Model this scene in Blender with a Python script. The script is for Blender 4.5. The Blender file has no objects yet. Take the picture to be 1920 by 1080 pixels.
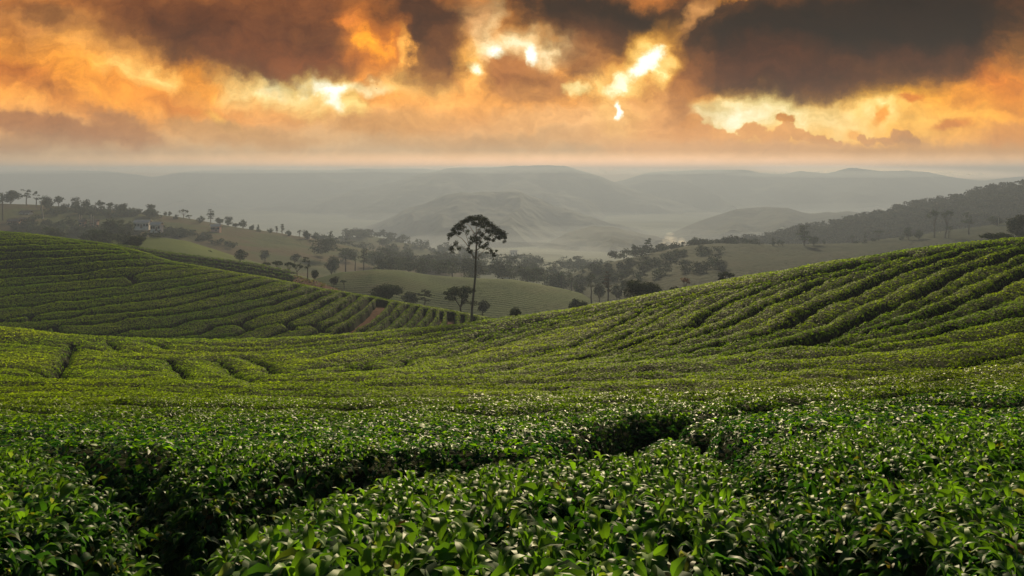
import bpy, math, random
import numpy as np
from mathutils import Vector, Matrix, noise as mnoise

SC = bpy.context.scene
COL = SC.collection
R = math.radians
F = 1280.0                      # focal length in photograph pixels (24 mm lens)
HX, HY = 960.0, 325.0           # vanishing point of the level view direction


def lin(c, a=1.0):
    o = []
    for v in c[:3]:
        v = v / 255.0
        o.append(v / 12.92 if v <= 0.04045 else ((v + 0.055) / 1.055) ** 2.4)
    return (o[0], o[1], o[2], a)


# ------------------------------------------------------------------ camera
cam_d = bpy.data.cameras.new('camera')
cam = bpy.data.objects.new('camera', cam_d)
COL.objects.link(cam)
cam.location = (0, 0, 0)
cam.rotation_euler = (R(90), 0, 0)
cam_d.sensor_width = 36.0
cam_d.lens = 24.0
cam_d.shift_y = -(540.0 - HY) / 1920.0
cam_d.clip_start = 0.05
cam_d.clip_end = 90000.0
SC.camera = cam

# ------------------------------------------------------------------ exposure
SC.view_settings.view_transform = 'Standard'
SC.view_settings.look = 'None'
SC.view_settings.exposure = 0.6
SC.view_settings.gamma = 1.0
SC.cycles.max_bounces = 6
SC.cycles.diffuse_bounces = 2
SC.cycles.glossy_bounces = 2
SC.cycles.transmission_bounces = 3
SC.cycles.volume_bounces = 0
SC.cycles.transparent_max_bounces = 40
SC.cycles.use_denoising = True

# ------------------------------------------------------------------ sun
SUN_EL, SUN_AZ = R(20.5), R(6.0)       # azimuth measured from +Y towards +X
sun_d = bpy.data.lights.new('sun', 'SUN')
sun = bpy.data.objects.new('sun', sun_d)
COL.objects.link(sun)
sun_d.energy = 5.0
sun_d.angle = R(5.0)
sun_d.color = (1.0, 0.82, 0.50)
to_sun = Vector((math.sin(SUN_AZ) * math.cos(SUN_EL), math.cos(SUN_AZ) * math.cos(SUN_EL), math.sin(SUN_EL)))
sun.rotation_euler = to_sun.to_track_quat('Z', 'Y').to_euler()

# ------------------------------------------------------------------ world: dull overcast over a Nishita sky
world = bpy.data.worlds.new('World')
SC.world = world
world.use_nodes = True
wt = world.node_tree
wt.nodes.clear()
nis = wt.nodes.new('ShaderNodeTexSky'); nis.sky_type = 'NISHITA'; nis.sun_disc = False
nis.sun_elevation = SUN_EL; nis.sun_rotation = SUN_AZ
nis.dust_density = 2.0
bgn = wt.nodes.new('ShaderNodeBackground'); bgn.inputs['Strength'].default_value = 0.05
wt.links.new(nis.outputs[0], bgn.inputs['Color'])
wout = wt.nodes.new('ShaderNodeOutputWorld'); wt.links.new(bgn.outputs[0], wout.inputs['Surface'])
world.cycles.sampling_method = 'MANUAL'
world.cycles.sample_map_resolution = 512

# ------------------------------------------------------------------ sunset cloud deck (material of the sky dome)
SKYMAT = bpy.data.materials.new('sunset_clouds')
SKYMAT.use_nodes = True
WT = SKYMAT.node_tree
WT.nodes.clear()
WN, WL = WT.nodes.new, WT.links.new


def wmath(op, a, b=None, c=None, clamp=False):
    n = WN('ShaderNodeMath'); n.operation = op; n.use_clamp = clamp
    for i, v in enumerate((a, b, c)):
        if v is None:
            continue
        if isinstance(v, (int, float)):
            n.inputs[i].default_value = v
        else:
            WL(v, n.inputs[i])
    return n.outputs[0]


def wvec(op, a, b):
    n = WN('ShaderNodeVectorMath'); n.operation = op
    for i, v in enumerate((a, b)):
        if isinstance(v, (tuple, list)):
            n.inputs[i].default_value = v
        else:
            WL(v, n.inputs[i])
    return n.outputs[0]


def wcomb(x, y, z=0.0):
    n = WN('ShaderNodeCombineXYZ')
    for i, v in enumerate((x, y, z)):
        if isinstance(v, (int, float)):
            n.inputs[i].default_value = v
        else:
            WL(v, n.inputs[i])
    return n.outputs[0]


def wnoise(vec, scale, detail=5.0, rough=0.55, color=False, dist=0.0, lac=2.0):
    n = WN('ShaderNodeTexNoise'); n.noise_dimensions = '2D'
    n.inputs['Scale'].default_value = scale
    n.inputs['Detail'].default_value = detail
    n.inputs['Roughness'].default_value = rough
    n.inputs['Lacunarity'].default_value = lac
    n.inputs['Distortion'].default_value = dist
    WL(vec, n.inputs['Vector'])
    return n.outputs['Color' if color else 'Fac']


def wmix(fac, a, b, mode='MIX'):
    n = WN('ShaderNodeMix'); n.data_type = 'RGBA'; n.blend_type = mode
    for k, v in ((0, fac), (6, a), (7, b)):
        if isinstance(v, (int, float)):
            n.inputs[k].default_value = v
        elif isinstance(v, (tuple, list)):
            n.inputs[k].default_value = v
        else:
            WL(v, n.inputs[k])
    return n.outputs[2]


def wramp(fac, stops, interp='LINEAR'):
    n = WN('ShaderNodeValToRGB')
    cr = n.color_ramp; cr.interpolation = interp
    while len(cr.elements) < len(stops):
        cr.elements.new(0.5)
    for e, (p, c) in zip(cr.elements, stops):
        e.position = p; e.color = c
    WL(fac, n.inputs[0])
    return n.outputs[0]


tc = WN('ShaderNodeNewGeometry')
sep = WN('ShaderNodeSeparateXYZ'); WL(tc.outputs['Position'], sep.inputs[0])
dx, dy, dz = sep.outputs
ydir = wmath('MAXIMUM', dy, 5000.0)
U = wmath('DIVIDE', dx, ydir)
V = wmath('DIVIDE', dz, ydir)
# sky plane coordinates: 1 unit = 1/12.8 of the tangent plane, X to the right, Y down
PX = wmath('MULTIPLY_ADD', U, F / 100.0, HX / 100.0)
PY = wmath('MULTIPLY_ADD', V, -F / 100.0, HY / 100.0)
P0 = wcomb(PX, PY)
w1 = wvec('SUBTRACT', wnoise(P0, 0.55, 3.0, 0.5, color=True), (0.5, 0.5, 0.5))
w2 = wvec('SUBTRACT', wnoise(P0, 2.2, 7.0, 0.62, color=True), (0.5, 0.5, 0.5))
w3 = wvec('SUBTRACT', wnoise(P0, 6.0, 5.0, 0.6, color=True), (0.5, 0.5, 0.5))
PW = wvec('ADD', wvec('ADD', P0, wvec('MULTIPLY', w1, (1.5, 0.9, 0))), wvec('MULTIPLY', w2, (0.6, 0.42, 0)))
PC = wvec('ADD', wvec('ADD', P0, wvec('MULTIPLY', w2, (0.3, 0.22, 0))), wvec('MULTIPLY', w3, (0.16, 0.14, 0)))
STR = wvec('MULTIPLY', PW, (0.55, 1.2, 1.0))
n_soft = wnoise(STR, 1.1, 6.0, 0.55)
n_fine = wnoise(STR, 3.2, 7.0, 0.62)
n_puff = wnoise(PC, 2.4, 6.0, 0.6)

base = wramp(wmath('DIVIDE', PY, 5.0, clamp=True), [
    (0.0, lin((205, 125, 62))), (0.2, lin((238, 158, 76))), (0.36, lin((250, 172, 84))),
    (0.48, lin((232, 166, 112))), (0.58, lin((206, 160, 130))), (0.64, lin((196, 158, 136))),
    (0.80, lin((176, 160, 148))), (1.0, lin((150, 146, 140)))])
sky = base


def layer(cx, cy, rx, ry, col, op=1.0, soft=0.35, rot=0.0, kind='w', namt=0.9, gain=1.0):
    """one cloud mass or gap: soft-edged ellipse on the sky plane, broken up by noise"""
    global sky
    mp = WN('ShaderNodeMapping'); mp.vector_type = 'TEXTURE'
    mp.inputs['Location'].default_value = (cx / 100.0, cy / 100.0, 0)
    mp.inputs['Rotation'].default_value = (0, 0, R(rot))
    mp.inputs['Scale'].default_value = (rx / 100.0, ry / 100.0, 1)
    ma = WN('ShaderNodeVectorMath'); ma.operation = 'MULTIPLY_ADD'     # tiny link that makes the layers evaluate one after another
    WL(sky, ma.inputs[0]); ma.inputs[1].default_value = (1e-7, 1e-7, 1e-7)
    WL({'w': PW, 'c': PC, 'p': P0}[kind], ma.inputs[2])
    WL(ma.outputs[0], mp.inputs['Vector'])
    ln = WN('ShaderNodeVectorMath'); ln.operation = 'LENGTH'; WL(mp.outputs[0], ln.inputs[0])
    nz = {'w': n_soft, 'c': n_puff, 'p': n_fine}[kind]
    if kind == 'w': soft = min(1.0, soft * 1.35)
    d = wmath('MULTIPLY_ADD', nz, -namt, ln.outputs['Value'])
    mr = WN('ShaderNodeMapRange'); mr.interpolation_type = 'SMOOTHSTEP'
    mr.inputs['From Min'].default_value = 1.0 + soft - namt * 0.5
    mr.inputs['From Max'].default_value = 1.0 - soft - namt * 0.5
    mr.inputs['To Max'].default_value = op
    WL(d, mr.inputs['Value'])
    c = lin(col)
    c = (c[0] * gain, c[1] * gain, c[2] * gain, 1)
    sky = wmix(mr.outputs[0], sky, c)


# left half: glowing orange veils
layer(60, 60, 260, 60, (188, 122, 74), 0.9, 0.7, 10)
layer(250, 110, 170, 50, (222, 160, 92), 0.8, 0.7, 12)
layer(150, 150, 260, 50, (255, 166, 42), 0.8, 0.7, 14)
layer(20, 135, 100, 26, (200, 112, 34), 0.8, 0.6, 16)
layer(110, 185, 120, 22, (206, 126, 54), 0.7, 0.7, 22)
layer(330, 180, 130, 18, (214, 128, 42), 0.75, 0.7, 12)
layer(395, 140, 90, 26, (252, 160, 16), 0.9, 0.6, 14)
layer(290, 135, 60, 16, (255, 200, 120), 0.7, 0.6, 10)
layer(500, 155, 80, 30, (255, 222, 160), 0.85, 0.6, 10)
layer(520, 148, 30, 14, (255, 246, 220), 0.9, 0.7, 24)
layer(590, 172, 70, 34, (255, 222, 150), 0.85, 0.7, 30)
layer(598, 174, 36, 13, (255, 250, 232), 1.0, 0.7, 46, gain=1.08)
layer(678, 172, 54, 12, (255, 240, 200), 1.0, 0.5, 6)
layer(655, 205, 26, 16, (255, 214, 130), 0.9, 0.5, 60)
layer(770, 158, 60, 20, (255, 206, 130), 0.85, 0.6, 0)
layer(455, 225, 70, 14, (255, 196, 96), 0.75, 0.6, 30)
# right: clear gold band under the big dark cloud
layer(1760, 215, 420, 75, (255, 174, 38), 1.0, 0.4, 0)
layer(1640, 180, 80, 24, (255, 178, 6), 1.0, 0.6, 0)
layer(1640, 235, 170, 30, (255, 196, 88), 0.8, 0.7, 0)
layer(1420, 212, 190, 36, (255, 226, 164), 1.0, 0.5, 0, namt=0.5)
layer(1345, 208, 90, 18, (255, 240, 205), 0.8, 0.7, 0, namt=0.5)
layer(1880, 150, 130, 50, (214, 118, 22), 0.85, 0.7, 16)
layer(1860, 205, 90, 15, (212, 132, 28), 0.75, 0.7, 6)
layer(1900, 262, 60, 34, (214, 140, 64), 0.9, 0.35, -20, 'c')
# centre: sunlit cream openings
layer(1000, 120, 260, 70, (232, 160, 92), 0.8, 0.8, 0)
layer(935, 60, 26, 60, (250, 208, 170), 1.0, 0.6, 8)
layer(930, 92, 30, 30, (255, 226, 190), 0.9, 0.9, 0)
layer(1020, 95, 60, 26, (250, 220, 186), 0.9, 0.8, -14)
layer(1150, 165, 70, 26, (255, 206, 130), 0.8, 0.7, 0)
layer(1215, 105, 40, 40, (255, 158, 34), 0.9, 0.5, -40)
layer(900, 45, 60, 40, (214, 160, 122), 0.8, 0.6, 20)
# grey-peach lower cloud banks
layer(600, 268, 520, 34, (216, 168, 132), 0.85, 0.6, 0)
layer(90, 238, 130, 26, (176, 116, 78), 0.95, 0.35, 10, 'c')
layer(230, 240, 70, 30, (180, 122, 84), 0.9, 0.4, 22, 'c')
layer(80, 272, 240, 24, (180, 132, 104), 0.85, 0.6, 4)
layer(420, 250, 140, 22, (200, 146, 102), 0.85, 0.5, 8, 'c')
layer(745, 228, 110, 24, (212, 152, 98), 0.85, 0.5, 0, 'c')
layer(1090, 240, 190, 44, (230, 170, 120), 0.9, 0.4, 0, 'c')
layer(1240, 215, 75, 60, (226, 160, 106), 0.95, 0.35, 25, 'c')
layer(960, 262, 120, 14, (196, 150, 118), 0.7, 0.7, 0)
layer(700, 300, 900, 22, (205, 166, 142), 0.75, 0.7, 0)
# cumulus skyline under the gold band
layer(1310, 258, 60, 28, (228, 160, 104), 1.0, 0.16, 10, 'c', 0.5)
layer(1295, 228, 24, 10, (226, 156, 92), 0.9, 0.2, -20, 'c', 0.5)
layer(1470, 222, 18, 9, (216, 142, 62), 0.95, 0.2, 0, 'c', 0.5)
layer(1600, 254, 15, 9, (240, 166, 76), 0.8, 0.3, 0, 'c', 0.5)
for cx, cy, rx, ry in ((1338, 246, 12, 9), (1350, 252, 16, 12), (1372, 258, 16, 9), (1398, 250, 15, 13), (1412, 240, 14, 12), (1426, 248, 13, 12), (1444, 259, 16, 9),
                       (1466, 250, 13, 14), (1478, 240, 12, 12), (1494, 250, 15, 12), (1514, 257, 16, 10), (1538, 263, 18, 8), (1562, 267, 16, 7),
                       (1616, 258, 9, 7), (1630, 264, 16, 8), (1664, 264, 18, 8), (1684, 258, 16, 11), (1704, 258, 15, 12), (1716, 266, 12, 10)):
    tt = (cx - 1330) / 390.0
    layer(cx, cy, rx, ry, (232 - 26 * tt, 164 - 22 * tt, 104 - 18 * tt), 0.97, 0.2, 0, 'c', 0.7)
layer(1710, 268, 26, 14, (198, 140, 94), 0.8, 0.4, 0, 'c', 0.5)
layer(1400, 285, 260, 22, (222, 162, 118), 0.95, 0.35, 0, 'c', 0.5)
layer(1780, 290, 240, 20, (214, 152, 92), 0.9, 0.4, 0, 'c', 0.5)
layer(1650, 216, 12, 17, (236, 150, 30), 0.9, 0.4, 20, 'c', 0.5)
layer(1708, 182, 22, 9, (218, 124, 16), 0.9, 0.5, 0, 'c', 0.5)
layer(1785, 234, 36, 9, (226, 138, 34), 0.9, 0.5, -8, 'c', 0.5)

layer(1150, 306, 900, 14, (240, 184, 140), 0.9, 0.9, 0, 'p', 0.3, 1.6)
layer(1680, 323, 250, 9, (255, 214, 150), 1.0, 0.5, 1.5, 'p', 0.3, 1.9)
# great dark masses above
layer(330, 40, 230, 62, (128, 74, 42), 0.95, 0.5, 14)
layer(70, 18, 60, 18, (130, 84, 52), 0.8, 0.6, 20)
layer(440, 72, 200, 56, (96, 50, 24), 0.95, 0.45, 10)
layer(335, 70, 60, 26, (92, 50, 28), 0.8, 0.7, 10)
layer(480, 35, 70, 60, (104, 56, 32), 0.8, 0.7, 0)
layer(600, 30, 130, 90, (112, 62, 36), 0.95, 0.5, 0)
layer(560, 110, 90, 26, (122, 66, 34), 0.85, 0.6, 10)
layer(780, 45, 85, 90, (80, 44, 26), 1.0, 0.4, 20)
layer(830, 110, 50, 44, (118, 70, 40), 0.95, 0.5, 30)
layer(690, 100, 40, 70, (216, 126, 44), 0.8, 0.7, 0)
layer(680, 85, 13, 34, (255, 164, 24), 0.95, 0.7, -15)
layer(672, 42, 16, 18, (232, 138, 62), 0.9, 0.7, 0)
layer(735, 105, 15, 30, (250, 176, 90), 0.9, 0.6, -10)
layer(1130, 30, 200, 52, (52, 30, 20), 1.0, 0.38, 4)
layer(1150, 80, 110, 34, (108, 64, 40), 0.85, 0.6, 10)
layer(1420, 110, 170, 60, (84, 46, 26), 1.0, 0.4, 12)
layer(1620, 60, 400, 92, (46, 25, 16), 1.0, 0.35, -2)
layer(1800, 10, 420, 90, (34, 16, 9), 0.95, 0.95, -6)
layer(1540, 130, 190, 40, (84, 42, 20), 0.9, 0.5, 4)
layer(1740, 118, 120, 24, (86, 46, 26), 0.7, 0.7, -10)
layer(1262, 62, 60, 26, (74, 44, 28), 0.85, 0.7, -40)
layer(1318, 24, 24, 13, (206, 146, 98), 0.85, 0.8, -50)
layer(1400, 4, 40, 9, (255, 172, 62), 1.0, 0.6, -10)
layer(965, 145, 60, 44, (176, 112, 68), 1.0, 0.4, 10, 'c')
layer(1010, 160, 56, 28, (176, 114, 68), 0.95, 0.35, 0, 'c')
layer(985, 178, 60, 20, (206, 142, 88), 0.7, 0.6, 0, 'c')
layer(1090, 110, 46, 40, (150, 96, 60), 0.85, 0.5, 10, 'c')
layer(1290, 150, 50, 62, (158, 96, 52), 0.8, 0.8, 0)
layer(891, 124, 34, 30, (255, 190, 100), 0.85, 0.9, 30)
layer(889, 130, 15, 8, (255, 240, 200), 1.0, 0.8, 30, 'c', 0.7, 1.0)
layer(929, 98, 12, 8, (255, 250, 236), 1.0, 0.9, 0, 'c', 0.7, 0.95)
layer(998, 106, 9, 14, (255, 250, 238), 1.0, 0.8, -20, 'c', 0.7, 0.95)
layer(1216, 108, 62, 34, (255, 178, 70), 0.9, 0.8, -42)
layer(1212, 114, 46, 26, (255, 216, 140), 0.95, 0.7, -42)
layer(1210, 118, 36, 15, (255, 246, 224), 1.0, 0.5, -44, 'c', 0.8, 1.12)
layer(1158, 160, 30, 16, (255, 232, 180), 0.95, 0.35, -30, 'c', 1.2, 1.2)
layer(1080, 165, 22, 11, (255, 226, 166), 0.9, 0.5, 0, 'c', 1.2)
layer(1158, 206, 34, 34, (255, 200, 130), 0.6, 1.0, 0)
layer(1158, 210, 6, 15, (255, 250, 236), 1.0, 0.6, 0, 'c', 0.6, 1.3)

# streaky variation inside every mass: thin parts glow yellower, thick parts go redder and darker
vv = wmath('ADD', wmath('MULTIPLY', wmath('SUBTRACT', n_fine, 0.5), 0.9), wmath('MULTIPLY', wmath('SUBTRACT', n_soft, 0.5), 0.8))
vv = wmath('MULTIPLY_ADD', wmath('SUBTRACT', wnoise(P0, 1.6, 7.0, 0.6), 0.5), 0.7, vv)
fade_v = wmath('MULTIPLY_ADD', wmath('SUBTRACT', 3.1, PY), 0.55, 0.12, clamp=True)      # calmer towards the horizon
vv = wmath('MAXIMUM', wmath('MULTIPLY_ADD', vv, fade_v, 1.03), 0.3)
sky = wvec('MULTIPLY', sky, wcomb(vv, wmath('MULTIPLY', wmath('POWER', vv, 1.2), 1.02), wmath('MULTIPLY', wmath('POWER', vv, 1.4), 0.68)))
sg = WN('ShaderNodeSeparateXYZ'); WL(sky, sg.inputs[0])
sky = wvec('ADD', sky, wcomb(0.0, 0.0, wmath('MULTIPLY', wmath('POWER', wmath('MINIMUM', sg.outputs[1], 1.0), 4.0), 0.3)))   # the brightest gaps burn out towards white

# the sunset cloud deck: a distant dome segment ahead of the camera
gm = WN('ShaderNodeGamma'); gm.inputs[1].default_value = 1.12; WL(sky, gm.inputs[0])
em = WN('ShaderNodeEmission'); WL(gm.outputs[0], em.inputs['Color']); em.inputs['Strength'].default_value = 0.80
wo = WN('ShaderNodeOutputMaterial'); WL(em.outputs[0], wo.inputs['Surface'])
SKYMAT.cycles.emission_sampling = 'NONE'


def build_dome():
    rad, vs, fs = 40000.0, [], []
    na, ne = 96, 24
    for j in range(ne + 1):
        el = R(-4 + 20.5 * j / ne)
        for i in range(na + 1):
            az = R(-80 + 160.0 * i / na)
            vs.append((rad * math.sin(az) * math.cos(el), rad * math.cos(az) * math.cos(el), rad * math.sin(el)))
    for j in range(ne):
        for i in range(na):
            a = j * (na + 1) + i
            fs.append((a, a + na + 1, a + na + 2, a + 1))
    me = bpy.data.meshes.new('sky'); me.from_pydata(vs, [], fs)
    me.materials.append(SKYMAT)
    for p in me.polygons:
        p.use_smooth = True
    o = bpy.data.objects.new('sky', me); COL.objects.link(o); o['kind'] = 'structure'


build_dome()

# ------------------------------------------------------------------ helpers
rng = np.random.default_rng(7)


def tag(o, label=None, cat=None, group=None, kind=None):
    if label: o['label'] = label
    if cat: o['category'] = cat
    if group: o['group'] = group
    if kind: o['kind'] = kind
    return o


def np_mesh(name, verts, quads=None, tris=None, mats=(), smooth=False, mat_idx=None, tint=None):
    me = bpy.data.meshes.new(name)
    verts = np.asarray(verts, np.float32)
    nq = 0 if quads is None else len(quads)
    nt = 0 if tris is None else len(tris)
    me.vertices.add(len(verts)); me.vertices.foreach_set('co', verts.ravel())
    me.loops.add(nq * 4 + nt * 3); me.polygons.add(nq + nt)
    li = []
    if nq: li.append(np.asarray(quads, np.int32).ravel())
    if nt: li.append(np.asarray(tris, np.int32).ravel())
    me.loops.foreach_set('vertex_index', np.concatenate(li))
    st = np.concatenate([np.arange(nq) * 4, nq * 4 + np.arange(nt) * 3]).astype(np.int32)
    me.polygons.foreach_set('loop_start', st)
    for m in mats: me.materials.append(m)
    if mat_idx is not None: me.polygons.foreach_set('material_index', np.asarray(mat_idx, np.int32))
    me.polygons.foreach_set('use_smooth', np.full(nq + nt, bool(smooth)) if not isinstance(smooth, np.ndarray) else smooth)
    if tint is not None:
        at = me.color_attributes.new('tint', 'FLOAT_COLOR', 'POINT')
        c = np.ones((len(verts), 4), np.float32); c[:, :tint.shape[1]] = tint
        at.data.foreach_set('color', c.ravel())
    me.update(calc_edges=True); me.validate()
    return me


def link(name, me, parent=None):
    o = bpy.data.objects.new(name, me); COL.objects.link(o)
    if parent: o.parent = parent
    return o


def hash_noise2(x, y, seed=0):
    """smooth value noise, vectorised"""
    xi, yi = np.floor(x).astype(np.int64), np.floor(y).astype(np.int64)
    fx, fy = x - xi, y - yi
    fx, fy = fx * fx * (3 - 2 * fx), fy * fy * (3 - 2 * fy)

    def h(a, b):
        n = (a * 374761393 + b * 668265263 + seed * 974634777) & 0xFFFFFFFF
        n = ((n ^ (n >> 13)) * 1274126177) & 0xFFFFFFFF
        return ((n ^ (n >> 16)) & 0xFFFF) / 65535.0
    return (h(xi, yi) * (1 - fx) + h(xi + 1, yi) * fx) * (1 - fy) + (h(xi, yi + 1) * (1 - fx) + h(xi + 1, yi + 1) * fx) * fy


def fbm(x, y, oct=4, seed=0, gain=0.5):
    s, a, t = 0.0, 1.0, 0.0
    for i in range(oct):
        s = s + a * hash_noise2(x * 2 ** i + i * 17.3, y * 2 ** i - i * 9.1, seed + i); t += a; a *= gain
    return s / t * 2 - 1


def pchip(xk, yk, x):
    """monotone cubic, one curve"""
    h = np.diff(xk); d = np.diff(yk) / h
    m = np.zeros_like(yk)
    for i in range(1, len(xk) - 1):
        if d[i - 1] * d[i] > 0:
            w1, w2 = 2 * h[i] + h[i - 1], h[i] + 2 * h[i - 1]
            m[i] = (w1 + w2) / (w1 / d[i - 1] + w2 / d[i])
    m[0], m[-1] = d[0], d[-1]
    i = np.clip(np.searchsorted(xk, x) - 1, 0, len(xk) - 2)
    t = np.clip((x - xk[i]) / h[i], 0, 1)
    return ((1 + 2 * t) * (1 - t) ** 2 * yk[i] + t * (1 - t) ** 2 * h[i] * m[i]
            + t * t * (3 - 2 * t) * yk[i + 1] + t * t * (t - 1) * h[i] * m[i + 1])


def smooth_interp(x, pts, win=0.03):
    """piecewise linear through pts, lightly smoothed"""
    px = np.array([p[0] for p in pts], float); py = np.array([p[1] for p in pts], float)
    off = np.linspace(-win, win, 7) * (px.max() - px.min())
    return np.mean([np.interp(x + o, px, py) for o in off], axis=0)


class Sheet:
    """a height field over (u = x/y, y); knots: list of (dist polyline over X, screen-height polyline over X)"""
    def __init__(self, X0, X1, nu, ys, knots, win=0.012):
        self.X = np.linspace(X0, X1, nu); self.u = (self.X - HX) / F
        self.ly = np.log(ys); self.ys = ys
        K = []
        for d, Yp in knots:
            dd = smooth_interp(self.X, d, win) if not isinstance(d, (int, float)) else np.full(nu, float(d))
            K.append((dd, smooth_interp(self.X, Yp, win)))
        Z = np.zeros((nu, len(ys)))
        for i in range(nu):
            yk = np.log(np.array([k[0][i] for k in K])); Yk = np.array([k[1][i] for k in K])
            Z[i] = (HY - pchip(yk, Yk, self.ly)) / F * ys
        self.Z = Z

    def lookup(self, T, u, y):
        fi = np.clip((u - self.u[0]) / (self.u[-1] - self.u[0]) * (len(self.u) - 1), 0, len(self.u) - 1.001)
        fj = np.interp(np.log(y), self.ly, np.arange(len(self.ly)))
        fj = np.clip(fj, 0, len(self.ly) - 1.001)
        i, j = fi.astype(int), fj.astype(int); a, b = fi - i, fj - j
        return (T[i, j] * (1 - a) + T[i + 1, j] * a) * (1 - b) + (T[i, j + 1] * (1 - a) + T[i + 1, j + 1] * a) * b

    def z(self, u, y):
        return self.lookup(self.Z, u, y)

    def project(self, X, Y, far=None):
        """first point of the surface seen at photograph position (X, Y)"""
        u = (X - HX) / F
        zz = self.lookup(self.Z, np.full(len(self.ys), u), self.ys)
        Yc = HY - zz / self.ys * F
        ok = np.nonzero(Yc <= Y)[0]
        j = ok[0] if len(ok) else int(np.argmin(Yc))
        if j > 0 and len(ok):
            a = (Yc[j - 1] - Y) / max(Yc[j - 1] - Yc[j], 1e-6)
            y = self.ys[j - 1] + a * (self.ys[j] - self.ys[j - 1])
        else:
            y = self.ys[j]
        return u * y, y

    def grid(self):
        U = np.repeat(self.u[:, None], len(self.ys), 1); Yw = np.repeat(self.ys[None, :], len(self.u), 0)
        return U * Yw, Yw


def grid_quads(nu, ny):
    a = (np.arange(nu - 1)[:, None] * ny + np.arange(ny - 1)[None, :]).ravel()
    return np.stack([a, a + ny, a + ny + 1, a + 1], 1)


# skyline of the near tea slope, photograph coordinates
NEAR_SKY = [(-300, 600), (0, 612), (60, 618), (120, 628), (200, 631), (300, 636), (430, 637), (520, 634), (600, 630),
            (700, 622), (780, 615), (885, 604), (960, 594), (1060, 580), (1180, 560), (1284, 540), (1387, 520),
            (1465, 507), (1560, 490), (1647, 478), (1755, 460), (1835, 453), (1920, 445), (2200, 412)]
near_y = np.concatenate([np.geomspace(0.55, 20, 300), np.geomspace(20, 92, 330)[1:]])


def P3(l, ml, c, mr, r):
    return [(-300, l), (0, l), (480, ml), (960, c), (1440, mr), (1920, r), (2200, r)]


NEAR = Sheet(-300, 2220, 820, near_y, [
    (0.5, P3(1560, 1560, 1560, 1560, 1560)),
    (1.4, P3(1085, 1085, 1085, 1085, 1085)),
    (3.0, P3(930, 926, 918, 906, 896)),
    (4.5, P3(866, 862, 850, 834, 820)),
    (7.0, P3(818, 815, 804, 785, 764)),
    (11.0, P3(782, 780, 766, 742, 722)),
    (17.0, P3(750, 750, 738, 708, 684)),
    (25.0, P3(722, 724, 712, 668, 634)),
    ([(-300, 40), (0, 40), (480, 42), (960, 42), (1440, 38), (1920, 36), (2200, 36)], P3(690, 698, 672, 604, 552)),
    ([(-300, 60), (0, 60), (480, 60), (960, 57), (1440, 50), (1920, 47), (2200, 46)], P3(645, 662, 632, 548, 492)),
    ([(-300, 72), (0, 72), (480, 72), (960, 70), (1440, 62), (1920, 56), (2200, 54)], NEAR_SKY),
    ([(-300, 80), (0, 80), (480, 80), (960, 78), (1440, 70), (1920, 64), (2200, 62)],
     [(x, y + 14) for x, y in NEAR_SKY]),
    (93.0, [(x, max(y + 75, 655)) for x, y in NEAR_SKY]),
])

# far side of the dip: the left tea hill
HILL_SKY = [(-300, 404), (-100, 424), (0, 433), (60, 438), (128, 447), (200, 456), (260, 469), (320, 489), (350, 494), (398, 502),
            (437, 510), (495, 519), (553, 530), (592, 538), (640, 546), (700, 556), (760, 567), (830, 579), (880, 588),
            (935, 599), (990, 612), (1100, 640)]
hill_y = np.concatenate([np.linspace(84, 165, 330)])
HILL = Sheet(-300, 1060, 620, hill_y, [
    (83.0, [(-300, 668), (0, 668), (500, 662), (1060, 660)]),
    ([(-300, 92), (0, 92), (500, 90), (1060, 87)], [(-300, 625), (0, 632), (400, 634), (700, 628), (880, 622), (1000, 630), (1060, 640)]),
    ([(-300, 124), (0, 122), (320, 112), (640, 104), (880, 99), (1060, 97)],
     [(x, y + 0.45 * (630 - y)) for x, y in HILL_SKY]),
    ([(-300, 158), (0, 154), (320, 136), (640, 122), (880, 110), (1060, 106)], HILL_SKY),
    ([(-300, 163), (0, 160), (320, 144), (640, 130), (880, 118), (1060, 114)], [(x, y + 9) for x, y in HILL_SKY]),
    (166.0, [(x, y + 70) for x, y in HILL_SKY]),
])

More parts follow.
